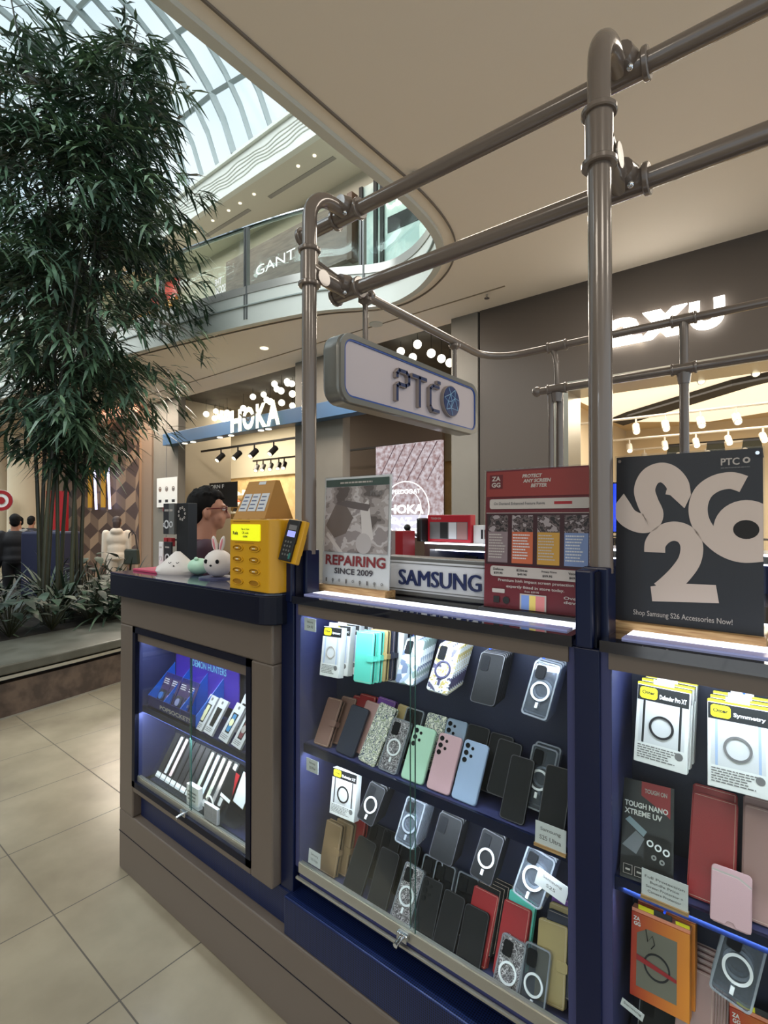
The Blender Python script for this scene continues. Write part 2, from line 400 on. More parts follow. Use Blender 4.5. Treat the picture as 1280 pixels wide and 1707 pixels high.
# shoe shop interior
b = MB(); b.box(-16, -2.9, 8.7, 8.8, 0, 2.75); b.box(-3.02, -2.92, 4.66, 8.8, 0, 4.3)
struct(b.build('wall_shoe_shop_back', mat('warm_render', (214, 188, 140), .7, noise_=(5, (196, 170, 124)))))
b = MB(); b.box(-16, -10.8, 4.66, 4.76, 0, 4.3); b.box(-10.86, -10.76, 4.7, 6.4, 0, 4.3); b.box(-16, -15.9, 4.7, 10.2, 0, 4.3)
struct(b.build('wall_shoe_shop_side', mat('white_panel', (196, 186, 166), .6)))
struct(MB().box(-16, -2.9, 4.66, 10.2, 4.18, 4.3).build('ceiling_shoe_shop', mat('raw_concrete', (92, 90, 86), .8, noise_=(2, (70, 68, 66)))))
struct(MB().box(-16, 5, 4.6, 13.5, -.12, -.002).build('floor_shops', mat('shop_floor', (150, 132, 106), .35)))
bw = MB(); bw.box(-16, -2.9, 8.62, 8.8, 2.75, 4.18); struct(bw.build('trim_6', mat('soffit_cream', (176, 170, 154), .7)))
b = MB(); b.box(-9.6, -5.6, 7.9, 8.0, 0, 4.1); struct(b.build('wall_shoe_shop_inner', mat('dark_brown_wall', (84, 70, 62), .6)))
# blue beam over the shoe shop
tag(MB().box(-10.08, -3.36, 4.30, 4.5, 2.98, 3.215).build('fascia_beam', mat('steel_blue', (62, 94, 130), .4), bevel=.004), 'long steel blue beam carrying a white lit shop sign', 'beam')
# HOKA sign
m_neon = mat('lit_white_letters', (250, 250, 226), .5, emit=1.15, ecol=(250, 250, 205))
hk = thing('shop_sign', 'four fat white lit letters with a bird mark standing on the blue beam', 'sign', (-7.66, 4.26, 2.985))
for ch, x0, x1 in (('H', 0, .31), ('O', .35, .66), ('K', .71, .99), ('A', .99, 1.32)):
    text(ch, x0, x1, 0, .38 + x0 * .03, m_neon, hk, y=0, depth=.006, bold=.042, name='letter_' + ch.lower())
w = MB(); ribbon(w, [(.27, .30), (.36, .235), (.44, .215), (.51, .155), (.58, .215), (.66, .235), (.74, .27)], .034, -.012)
w.build('bird_mark', m_ink, hk)
for i, x in enumerate((-9.4, -9.1, -8.2, -7.85, -7.0, -6.8)):
    tag(MB().tube([(x, 4.4, 2.979), (x, 4.4, 2.968)], .05, 14).build('beam_downlight', mat('lamp_face', (255, 250, 230), .5, emit=3)), 'small round white downlight under the blue beam', 'downlight', 'downlights under the blue beam')

# globe pendants
m_globe = mat('lit_globe', (255, 250, 232), .5, emit=3)
GL = [(-11.6, 4.26), (-11.2, 4.05), (-10.95, 4.13), (-10.7, 4.1), (-10.8, 3.94), (-10.5, 4.0), (-10.3, 3.93), (-10.15, 4.05), (-10.1, 3.9)]
GLr = [(405, 680), (421, 661), (439, 642), (457, 632), (478, 622), (461, 648), (468, 651), (479, 638), (486, 639), (444, 666), (450, 669), (469, 671), (487, 656), (487, 676),
       (329, 679), (343, 690), (351, 683), (359, 685), (357, 697), (365, 694), (372, 698), (378, 688), (379, 701), (696, 573), (668, 585), (688, 595), (719, 588), (736, 597), (750, 604)]
yaw = math.radians(38.7)
def onwall(u, v, y):                             # where a sight line through the picture meets the upright plane y = const
    a = (u - 640) / 849; dx = -math.sin(yaw) + a * math.cos(yaw); dy = math.cos(yaw) + a * math.sin(yaw); t = (y + 1.01) / dy
    return dx * t, 1.5 + (863 - v) / 849 * t
gp = None
for i, (u, v) in enumerate(GLr):
    y = 5.0 + R.random() * .9; x, z = onwall(u, v, y); z = min(z, 4.12)
    if gp is None:
        gp = thing('globe_pendant', 'small round white globe lamp hanging in the shoe shop window', 'pendant lamp', (x, y, z), group='globe lamps in the shoe shop')
        MB().ball((0, 0, 0), .062).build('globe', m_globe, gp, smooth=True); MB().tube([(0, 0, .06), (0, 0, .30)], .004, 5).build('cord', m_black, gp)
    else: dup(gp, (x, y, z))
# track spotlights helper
def spot(x, y, z, label, cat, m, rz=0, group=None, s=1):
    t = thing('track_spotlight', label, cat, (x, y, z), (0, 0, rz), group)
    MB().tube([(0, 0, 0), (0, 0, -.10 * s)], .012 * s, 6).build('stem', m, t)
    MB().tube([(0, .04 * s, -.08 * s), (.0, -.07 * s, -.18 * s)], .042 * s, 12).build('lamp_head', m, t, smooth=True)
    MB().tube([(0, -.0702 * s, -.1802 * s), (0, -.072 * s, -.182 * s)], .034 * s, 12).build('lens', m_lens, t)
    return t
m_lens = mat('lamp_lens', (255, 244, 210), .4, emit=2.5)
tag(MB().box(-10.3, -6.3, 5.3, 5.34, 2.96, 3.0).build('light_track', m_black), 'black ceiling track running behind the blue beam', 'light track')
tag(MB().box(-10.7, -6.0, 7.0, 7.04, 2.92, 2.96).build('light_track', m_black), 'black ceiling track deeper inside the shoe shop', 'light track')
sp = spot(-9.55, 5.32, 2.97, 'small black track spotlight just behind the blue beam', 'spotlight', m_black, 0, 'black spotlights behind the blue beam', 1.4)
for x in (-8.95, -8.4, -7.8): dup(sp, (x, 5.32, 2.97))
sp = spot(-10.55, 7.02, 2.93, 'small black track spotlight deep inside the shoe shop', 'spotlight', m_black, .6, 'black spotlights deep in the shoe shop', 1.4)
for x in (-10.3, -10.0, -9.7, -9.5): dup(sp, (x, 7.02, 2.93))
# shoe shelves and shoes
shf = thing('shoe_shelf', 'tall white shoe shelf against the cream back wall of the shoe shop', 'shelf', (-15.0, 8.32, 0))
MB().box(-.03, .03, 0, .3, 0, 2.3).build('side_panel', m_white, shf); MB().box(3.2, 3.26, 0, .3, 0, 2.3).build('side_panel', m_white, shf)
for k in range(7): MB().box(.03, 3.2, 0, .3, .5 + k * .28, .52 + k * .28).build('shelf', m_white, shf)
m_shoe = [mat('shoe_white', (232, 230, 222), .5), mat('shoe_black', (30, 30, 34), .5), mat('shoe_orange', (214, 84, 52), .5)]
def shoe(x, y, z, k, label, group=None, s=1.0):
    t = thing('running_shoe', label, 'shoe', (x, y, z), group=group)
    MB().prism([(-.15 * s, 0), (.15 * s, .0), (.165 * s, .02 * s), (.15 * s, .045 * s), (-.15 * s, .05 * s), (-.165 * s, .03 * s)], -.05 * s, .05 * s).build('sole', m_shoe[0], t, bevel=.012 * s)
    MB().prism([(-.145 * s, .05 * s), (.15 * s, .045 * s), (.14 * s, .07 * s), (.05 * s, .10 * s), (-.03 * s, .14 * s), (-.06 * s, .15 * s), (-.13 * s, .155 * s)], -.042 * s, .042 * s).build('upper', m_shoe[k], t, bevel=.016 * s)
    return t
base = shoe(-14.8, 8.47, .52, 0, 'white running shoe on the tall white shelf', 'white shoes on the tall shelf', 1)
for r in range(7):
    for c in range(7):
        if r == 0 and c == 0: continue
        if (r * 3 + c) % 5 == 0: shoe(-14.8 + c * .45, 8.47, .52 + r * .28, 1, 'black running shoe on the tall white shelf', 'black shoes on the tall shelf')
        else: dup(base, (-14.8 + c * .45, 8.47, .52 + r * .28))
x, z = onwall(395, 836, 8)
pl = thing('display_table', 'pale table carrying the orange shoe inside the shoe shop', 'table', (x, 8, 0))
MB().box(-.9, .9, -.25, .25, z - .14, z - .08).build('table_top', m_card, pl); MB().box(-.8, -.74, -.2, .2, 0, z - .14).build('leg', m_card, pl); MB().box(.74, .8, -.2, .2, 0, z - .14).build('leg', m_card, pl)
shoe(x, 8, z - .08, 2, 'orange running shoe on the pale table behind the payment machine', None, 1.1)
x, z = onwall(428, 800, 5.6)
fr = thing('display_stand', 'slim blue metal frame stand seen above the yellow power bank machine', 'stand', (x, 5.6, 0))
b = MB(); b.box(-.30, -.255, -.02, .02, 0, 2.15); b.box(.255, .30, -.02, .02, 0, 2.15); b.box(-.30, .30, -.02, .02, 2.15, 2.195); b.build('frame', mat('blue_grey_metal', (78, 110, 136), .4), fr)
MB().box(-.32, .32, -.15, .15, 0, .02).build('base', m_black, fr)
# posters in the shoe shop window behind the man
ps = thing('window_poster', 'white poster with three small drawings in the shoe shop window', 'poster', (-9.9, 4.46, 1.72))
MB().box(-.72, .10, 0, .012, 0, .62).build('sheet', m_white, ps)
for i, cx in enumerate((-.58, -.31, -.04)):
    b = MB(); b.ring(cx, .38, .04, .055, -.003, 0, 0); b.rect(cx - .035, cx + .035, .345, .40, -.001, 1 if i else 0); b.rect(cx - .06, cx + .06, .10, .16, -.001, 2)
    b.build('drawing', [mat('brown_ink', (120, 96, 84), .6), m_greyink, m_ink], ps)
ps = thing('window_poster', 'black poster with bold white words behind the head of the man', 'poster', (-9.3, 5.2, 1.72))
MB().box(-.5, .5, 0, .012, 0, .52).build('sheet', m_black, ps)
for i, t_ in enumerate(('ORN F', 'E A', 'ST', 'O')): text(t_, -.46, -.46 + (.5, .4, .3, .2)[i], .40 - i * .11, .48 - i * .11, m_white, ps, y=-.001, name='lettering')
# LED screen in the window
scr = thing('video_screen', 'bright tall video screen showing rock and white running badges', 'screen', (-4.54, 5.2, 1.2))
m_rock = mat('screen_rock', (226, 214, 216), .5, emit=.8)
n = m_rock.node_tree; bb = n.nodes['Principled BSDF']; t_ = n.nodes.new('ShaderNodeTexCoord'); vz = n.nodes.new('ShaderNodeTexNoise'); vz.inputs['Scale'].default_value = 15; vz.inputs['Detail'].default_value = 8
cr = n.nodes.new('ShaderNodeValToRGB'); cr.color_ramp.elements[0].position = .38; cr.color_ramp.elements[0].color = (*lin((176, 146, 146)), 1); cr.color_ramp.elements[1].position = .62; cr.color_ramp.elements[1].color = (*lin((232, 222, 228)), 1)
n.links.new(t_.outputs['Object'], vz.inputs['Vector']); n.links.new(vz.outputs['Fac'], cr.inputs['Fac']); n.links.new(cr.outputs['Color'], bb.inputs['Emission Color']); bb.inputs['Base Color'].default_value = (0, 0, 0, 1)
MB().box(-.60, .62, 0, .06, 0, 1.42).build('screen', m_rock, scr)
b = MB()
for k in range(7):
    x0 = -.58 + k * .19; b.add([(x0, -.002, .85), (x0 + .018, -.002, .85), (min(x0 + .38, .61), -.002, min(1.41, .85 + .56 * (min(x0 + .38, .61) - x0) / .38)), (min(x0 + .36, .595), -.002, min(1.41, .85 + .56 * (min(x0 + .36, .595) - x0) / .36))], [(0, 1, 2, 3)])
b.build('picture_lines', mat('screen_shadow', (110, 88, 96), .5, emit=.4), scr)
MB().box(-.60, .62, -.002, 0, 0.0, .34).build('picture_badge_ground', mat('screen_lilac', (206, 204, 224), .5, emit=.5), scr)
m_sw = mat('screen_white', (255, 255, 255), .5, emit=1.05)
b = MB(); b.ring(-.02, .44, .40, .415, -.005, -.003, 0, 40, ex=1.05); b.ring(-.02, .44, .27, .28, -.005, -.003, 0, 40, ex=1.05); b.build('badge_ring', m_sw, scr)
text('HOKA', -.34, .32, .36, .50, m_sw, scr, y=-.006, bold=.04); text('SPEEDGOAT', -.32, .26, .66, .73, m_sw, scr, y=-.006); text('GOAT', -.45, .10, .20, .30, m_sw, scr, y=-.006, bold=.03); text('WINTER', -.2, .36, .07, .14, m_sw, scr, y=-.006)
b = MB(); b.rect(-.56, .61, .22, .235, -.0045); b.build('badge_line', m_sw, scr)

# sport shop interior
struct(MB().box(-2.93, 6, 11.0, 11.1, 0, 3.5).build('wall_sport_shop_back', mat('cream_wall', (224, 208, 176), .7)))
b = MB(); b.box(-2.93, -2.83, 4.7, 11, 0, 3.5); struct(b.build('wall_sport_shop_side', mat('cream_side', (212, 196, 166), .7)))
struct(MB().box(-2.9, 6, 4.7, 11.0, 3.40, 3.5).build('ceiling_sport_shop', mat('cream_ceiling', (220, 200, 164), .7)))
m_lum = mat('luminous_ceiling', (255, 236, 204), .5, emit=1.0)
tag(MB().slab([(-2.6, 6.2), (4, 5.2), (4, 8.0), (-1.2, 10.3), (-2.5, 9.3)], 3.31, 3.36).build('luminous_ceiling_light', m_lum), 'large luminous cream ceiling panel in the sport shop', 'light panel')
tag(MB().slab([(-2.45, 9.2), (-.4, 7.2), (.6, 6.55), (-.6, 7.0), (-2.2, 8.35), (-2.5, 8.7)], 3.22, 3.305).build('ceiling_recess', m_dark), 'dark wedge shaped recess crossing the luminous ceiling panel', 'ceiling recess')
tag(MB().slab([(-2.6, 6.0), (4, 4.95), (4, 5.25), (-2.6, 6.3)], 3.20, 3.26).build('ceiling_recess', m_dark), 'long dark band at the front of the luminous ceiling panel', 'ceiling recess')
m_lampw = mat('lamp_white', (206, 200, 188), .5)
for i, y in enumerate((7.2, 9.0, 10.2)):
    tag(MB().tube([(-2.6, y, 2.98 - i * .05), (4, y, 2.98 - i * .05)], .02, 6).build('light_track', m_lampw), ('front', 'middle', 'rear')[i] + ' white lighting pipe under the sport shop ceiling', 'light track')
    q = spot(-2.3, y, 2.97 - i * .05, 'white track spotlight on the ' + ('front', 'middle', 'rear')[i] + ' lighting pipe', 'spotlight', m_lampw, .3, 'white spotlights on the ' + ('front', 'middle', 'rear')[i] + ' lighting pipe', 1.2)
    for k in range(1, 8 + i): dup(q, (-2.3 + k * (.42 + .05 * i) + .1 * R.random(), y, 2.97 - i * .05))
for u, lab in ((748, ''),):
    for x_, y_ in ((-1.72, 4.98), (-.72, 4.98), (-.28, 4.98)):
        spot(x_, y_, 3.02, {-1.72: 'left', -.72: 'middle', -.28: 'right'}[x_] + ' square white spotlight just inside the sport shop opening', 'spotlight', m_lampw, .4, None, .9)
m_khaki = mat('dark_green_cloth', (52, 54, 44), .8)
def shorts(x, y, z, label, g):
    t = thing('hanging_shorts', label, 'clothing', (x, y, z), group=g)
    MB().prism([(-.17, 0), (-.02, 0), (0, .12), (.02, 0), (.17, 0), (.13, .34), (-.13, .34)], -.04, .04).build('cloth', m_khaki, t, bevel=.02)
    MB().box(-.13, .13, -.045, .045, .31, .35).build('waistband', m_black, t); return t
q = shorts(-1.75, 10.2, 2.56, 'pair of dark shorts hanging high on the sport shop back wall', 'dark shorts on the back wall')
for x_ in (-1.1, -.55): dup(q, (x_, 10.2, 2.56))
rk = thing('wall_rail', 'dark rail holding the hanging shorts in the sport shop', 'rail', (-2, 10.22, 2.92)); MB().tube([(0, 0, 0), (4, 0, 0)], .015, 6).build('bar', m_black, rk)
x, z = onwall(1012, 828, 6.0)
bs = thing('video_screen', 'bright blue screen inside the sport shop beside the kiosk pipe', 'screen', (-1.6, 6.0, 1.32))
MB().box(-.35, .35, 0, .05, 0, .62).build('display', mat('blue_screen', (20, 70, 240), .4, emit=.9), bs); MB().box(-.37, .37, .01, .06, -.02, .64).build('bezel', m_black, bs); MB().box(-.03, .03, .02, .05, -1.32, -.02).build('stand_pole', m_black, bs); MB().box(-.2, .2, -.1, .15, -1.32, -1.30).build('stand_foot', m_black, bs)
for i, (x_, m_, nm) in enumerate(((-1.75, m_tpu, 'black'), (-1.5, m_card, 'light grey'), (.05, m_rose, 'speckled brown'), (.3, m_tpu, 'plain black'))):
    t = thing('sports_shirt', nm + ' sports top on the front rack of the sport shop', 'clothing', (x_, 5.7, .55))
    MB().prism([(-.2, 0), (.2, 0), (.19, .5), (.27, .34), (.33, .40), (.2, .66), (.08, .7), (-.08, .7), (-.2, .66), (-.33, .40), (-.27, .34), (-.19, .5)], -.05, .05).build('cloth', m_, t, bevel=.02)
rk = thing('clothes_rack', 'low steel clothes rack near the sport shop front', 'rack', (-2.0, 5.7, 0)); b = MB(); b.tube([(0, 0, 0), (0, 0, 1.27), (2.6, 0, 1.27), (2.6, 0, 0)], .014, 6); b.build('frame', m_steel, rk)
MB().box(-.1, .1, -.25, .25, 0, .02).build('foot', m_steel, rk); MB().box(2.5, 2.7, -.25, .25, 0, .02).build('foot', m_steel, rk)
# 2XU sign
x2 = thing('shop_sign', 'white lit slanted sign letters on the charcoal shop front', 'sign', (-1.47, 4.47, 3.23))
m_sign = mat('lit_sign_white', (255, 250, 240), .5, emit=7)
text('2', .0, .33, 0, .27, m_sign, x2, depth=.03, bold=.06, name='numeral')
B = MB(); dd = -.03
B.prism([(.30, 0), (.42, 0), (.72, .27), (.60, .27)], dd, 0); B.prism([(.34, .27), (.50, .27), (.70, 0), (.54, 0)], dd - .001, 0); B.build('letter_x', m_sign, x2)
B = MB(); ribbon(B, [(.78, .265), (.78, .10), (.83, .035), (.92, .035), (.97, .10), (.97, .265)], .085, dd - .001); g = B.build('letter_u', m_sign, x2)

# ceiling details on the underside
def puck(x, y, z, r, label, grp=None, m=None, name='ceiling_light'):
    return tag(MB().tube([(x, y, z), (x, y, z - .012)], r, 16).build(name, m or mat('lamp_disc', (255, 246, 220), .5, emit=1.3)), label, 'ceiling light', grp)
puck(-6.05, 3.72, 4.0, .06, 'bright round downlight in the soffit above the shoe shop')
puck(-4.17, 4.03, 4.0, .09, 'white round speaker disc in the soffit above the hanging kiosk sign', None, m_fascia, 'ceiling_speaker')
for (x, y, nm) in ((-2.65, 4.14, 'near the charcoal shop front'), (-2.12, 1.98, 'beside the upper kiosk rail'), (-8.2, 3.4, 'above the left end of the blue beam')):
    t = thing('sprinkler', 'tiny chrome sprinkler head in the ceiling ' + nm, 'sprinkler', (x, y, 4.0))
    MB().tube([(0, 0, 0), (0, 0, -.04)], .012, 8).build('stem', m_chrome, t); MB().tube([(0, 0, -.04), (0, 0, -.046)], .03, 12).build('plate', m_chrome, t)
struct(MB().box(-30, -2.4, 4.06, 4.075, 3.992, 4.0).build('trim_7', mat('soffit_line', (140, 126, 104), .7)))

# ------------------------------------------------------------ upper level
m_upw = mat('upper_wall', (188, 180, 164), .7)
struct(MB().box(-30, 5, 5.6, 5.7, 4.4, 7.5).build('wall_upper', m_upw))
struct(MB().box(-30, 5, 4.55, 5.7, 7.5, 7.6).build('ceiling_upper', mat('upper_soffit', (206, 200, 184), .7)))
b = MB(); b.box(-30, 5, 4.50, 4.62, 7.52, 8.08); b.box(-30, 5, 4.44, 4.66, 8.08, 8.14); b.box(-30, 5, 4.46, 4.56, 7.46, 7.54)
for k in range(5):                               # wave relief
    pts = []; z0 = 7.66 + k * .07
    for i in range(150):
        x = -16 + i * .08; pts.append((x, 4.497, z0 + .022 * math.sin(x * 5 + k * .6) + .01 * math.sin(x * 11)))
    b.tube(pts, .012, 5)
struct(b.build('trim_8', mat('frieze_white', (214, 214, 204), .6), smooth=True))
for i, x in enumerate((-6.13, -6.53, -7.74, -8.17, -8.54, -9.08, -9.74)):
    puck(x, 4.8, 7.5, .03, 'small round downlight in the white upper soffit', 'downlights of the upper soffit')
b = MB(); b.box(-7.6, -5.9, 5.0, 5.08, 7.49, 7.5); b.box(-9.7, -8.2, 5.0, 5.08, 7.49, 7.5); b.box(-11.6, -10.4, 5.0, 5.08, 7.49, 7.5)
struct(b.build('trim_9', mat('vent_grey', (150, 146, 138), .6)))
gt = thing('storefront', 'dark timber upper shop front with thin white letters', 'shop front', (-9.6, 5.56, 4.45))
MB().box(0, 3.62, -.10, .02, 1.55, 2.62).build('timber_panel', mat('grey_brown_timber', (124, 106, 98), .5, noise_=(3, (104, 88, 82), (1, 1, 8))), gt)
MB().box(3.62, 3.74, -.14, .02, 1.5, 2.66).build('frame', mat('walnut', (84, 60, 44), .5), gt)
text('GANT', 1.05, 2.25, 2.00, 2.20, mat('soft_white_letters', (235, 235, 235), .5, emit=.7), gt, y=-.101, bold=.0)
sf = thing('storefront', 'orange lit upper shop window behind the bamboo', 'shop front', (-15.2, 5.56, 4.45))
MB().box(0, 3.4, -.05, .02, .9, 2.5).build('orange_wall', mat('orange_glow', (214, 140, 50), .6, emit=.25), sf); MB().box(2.2, 3.5, -.06, .02, 2.5, 2.95).build('red_panel', mat('red_panel', (200, 60, 50), .6), sf)
ts = thing('reflection_lettering', 'modelled reflection of mirrored white lettering low on the glass balustrade', 'lettering', (-6.08, 2.88, 4.47))
m_soft = mat('reflected_letters', (235, 235, 235), .5, emit=.7); text('THE', .05, .21, .13, .22, m_soft, ts, y=0, flip=True); text('SOCIAL', .05, .30, .0, .11, m_soft, ts, y=0, flip=True)  # reflection of a shop name, modelled as faintly glowing letters
ck = thing('storefront', 'glass upper shop front with pale lit lettering at the curved corner', 'shop front', (-5.75, 5.56, 4.45))
MB().box(.0, 2.2, -.04, .02, 0, 2.7).build('shop_glass', mat('pale_green_glass', (150, 172, 168), .2, noise_=(3, (196, 206, 200))), ck)
b = MB()
for x_ in (.0, .32, .46): b.box(x_, x_ + .07, -.08, .0, 0, 2.7)
b.build('mullion', m_dark, ck); MB().box(.6, 1.4, -.05, -.04, 1.72, 1.98).build('dark_clothes', m_dark, ck)
text('CalvinK', .56, 1.5, 2.10, 2.42, m_sign, ck, y=-.05, bold=0)

# ------------------------------------------------------------ skylight vault: ribs, purlins, panes
def vault(s, x):                                 # s = arc parameter 0..1 from the frieze over to the far side
    a = s * PI; return (x, -1.5 + 6.0 * math.cos(a), 8.14 + 5.6 * math.sin(a) ** .9)
vb = MB(); m_vault = mat('skylight_steel', (150, 160, 158), .45)
for k in range(64):
    x0 = 3 - k * .52; pts = [vault(s / 28, x0 - 5.2 * (s / 28) * 1.6) for s in range(1, 28)]
    pts = [p for p in [vault(.0, x0)] + pts if p[0] > -34]
    if len(pts) > 2: vb.tube(pts, .06 if k % 3 else .08, 4, caps=False)
vr = MB()
for s in (.045, .12, .20, .29, .38, .48, .58, .68, .78, .88):
    pts = []
    for i in range(40):
        x = 3 - i * .95; pts.append(vault(s + .022 * math.sin(x * .55 + s * 9), x))
    vr.tube(pts, .055, 4, caps=False)
sky_t = thing('skylight', 'curved grey steel skylight grid over the atrium', 'skylight', (0, 0, 0)); vb.build('ribs', m_vault, sky_t); vr.build('purlins', m_vault, sky_t)
vg = MB(); xs = [3 - i * 3.7 for i in range(11)]; ss = [i / 20 for i in range(21)]
vs = [vault(s, x) for x in xs for s in ss]; vg.add(vs, [(i * 21 + j, i * 21 + j + 1, (i + 1) * 21 + j + 1, (i + 1) * 21 + j) for i in range(10) for j in range(20)])
vg.build('glazing', m_glass, sky_t, smooth=True)
struct(MB().box(-34, -2.3, -9.6, -7.6, 4.0, 8.2).build('wall_atrium_far', m_upw))
struct(MB().box(-34, -2.3, -9.6, -7.6, 0, 4.0).build('wall_atrium_low', m_pier))

# ------------------------------------------------------------ far left: patterned wall, light line, columns
def cube_wall():
    b = MB(); hw = .48; h = .42; s_ = .27; P_ = h + 2 * s_
    for c in range(-1, 10):
        cx = -11.45 - c * hw; off = 0 if c % 2 else P_ / 2
        for r in range(-1, 6):
            z = r * P_ + off
            A = lambda dx, dz: (min(max(cx + dx, -15.6), -11.3), min(max(z + dz, 0), 3.84))
            b.flat([A(0, 0), A(hw, h / 2), A(0, h), A(-hw, h / 2)], 4.4, 0)
            b.flat([A(0, 0), A(0, -s_), A(hw, h / 2 - s_), A(hw, h / 2)], 4.4, 1)
            b.flat([A(0, 0), A(-hw, h / 2), A(-hw, h / 2 - s_), A(0, -s_)], 4.4, 2)
    b.box(-15.6, -11.3, 4.41, 4.5, 0, 3.9, 1)
    return b.build('wall_patterned', [mat('dark_wood', (72, 52, 46), .5), mat('light_wood', (150, 122, 98), .5), mat('mid_wood', (112, 88, 72), .5)])
struct(cube_wall())
tag(MB().box(-22, -11.3, 4.2, 4.4, 3.86, 3.97).build('light_line', mat('peach_light', (255, 190, 160), .5, emit=1.1)), 'long glowing peach light line above the patterned wood wall', 'light strip')
struct(MB().box(-30, -15.6, 4.4, 4.5, 0, 3.9).build('wall_left', mat('left_wall', (150, 132, 112), .6)))
for i, (x_, z0, z1, m_, nm) in enumerate(((-13.7, 1.75, 2.75, 'amber', 'amber banner strip left of the white neon line'), (-12.95, 1.75, 2.7, 'amber', 'amber banner strip between the two white neon lines'), (-13.3, 1.7, 2.7, 'neon', 'left white neon line on the patterned wood wall'), (-12.55, 1.7, 2.7, 'neon', 'right white neon line on the patterned wood wall'))):
    t = thing('wall_banner' if m_ == 'amber' else 'neon_tube', nm, 'banner' if m_ == 'amber' else 'neon light', (x_, 4.32, z0))
    if m_ == 'amber': MB().box(-.1, .1, 0, .03, 0, z1 - z0).build('panel', mat('amber', (214, 158, 44), .5), t)
    else: MB().tube([(0, 0, 0), (-.12, 0, z1 - z0)], .03, 8).build('tube', mat('neon_lilac', (214, 214, 255), .4, emit=1.5), t)
def column(x, y, r, h, label):
    return tag(MB().tube([(x, y, 0), (x, y, h)], r, 24).build('round_column', mat('cream_column', (206, 186, 156), .55), smooth=True), label, 'column')
column(-15.4, 3.55, .48, 4.0, 'thick cream round column carrying the red ring sign')
column(-17.8, 5.6 - 2.0, .42, 4.0, 'cream round column just left of the bamboo stems')
tr = thing('round_sign', 'red ring sign with a red centre dot on the thick cream column', 'sign', (-15.10, 2.86, 1.92), (0, 0, math.radians(50)))
b = MB(); b.ring(0, 0, .17, .25, -.02, 0); b.flat(circ(0, 0, .09), -.02); b.build('ring', m_red, tr); MB().ring(0, 0, 0.001, .26, 0, .01).build('disc', m_white, tr)
kk = thing('promo_stand', 'tall red promotional stand behind the bamboo stems', 'stand', (-12.9, 3.3, 0), (0, 0, .5))
MB().box(-.25, .25, 0, .1, 0, 2.1).build('panel', m_red, kk); MB().box(-.3, .3, -.1, .2, 0, .03).build('foot', m_steel, kk)

# ------------------------------------------------------------ kiosk: plinth, cabinets, worktop
def tube_thing(name, path, r, m, parent, seg=14): return MB().tube(path, r, seg).build(name, m, parent, smooth=True)
kp = thing('kiosk_plinth', 'long taupe plinth running under the whole kiosk front', 'plinth', (0, 0, 0))
MB().prism([(-2.27, 0), (1.8, 0), (1.8, .25), (-2.27, .25)], 0, .5).build('base', m_taupe, kp, bevel=.006)
MB().box(-2.27, 1.8, -.0015, 0, .158, .1605).build('joint_line', m_blue_dk, kp)
kk = thing('vent_grille', 'navy perforated kick panel between the plinth and the big display cabinet', 'panel', (0, 0, 0))
b = MB(); b.box(-1.2, 1.8, .006, .2, .251, .365); b.box(-2.14, -1.2, .03, .2, .251, .36)
m_perf = mat('perforated_navy', (18, 34, 78), .35, .3); n = m_perf.node_tree; bb = n.nodes['Principled BSDF']
t_ = n.nodes.new('ShaderNodeTexCoord'); vz = n.nodes.new('ShaderNodeTexVoronoi'); vz.inputs['Scale'].default_value = 170; vz.inputs['Randomness'].default_value = 0
lt = n.nodes.new('ShaderNodeMath'); lt.operation = 'LESS_THAN'; lt.inputs[1].default_value = .35; mx = n.nodes.new('ShaderNodeMix'); mx.data_type = 'RGBA'
mx.inputs['A'].default_value = (*lin((24, 40, 88)), 1); mx.inputs['B'].default_value = (*lin((4, 5, 12)), 1)
n.links.new(t_.outputs['Object'], vz.inputs['Vector']); n.links.new(vz.outputs['Distance'], lt.inputs[0]); n.links.new(lt.outputs[0], mx.inputs['Factor']); n.links.new(mx.outputs['Result'], bb.inputs['Base Color'])
b.build('panel', m_perf, kk, bevel=.004)

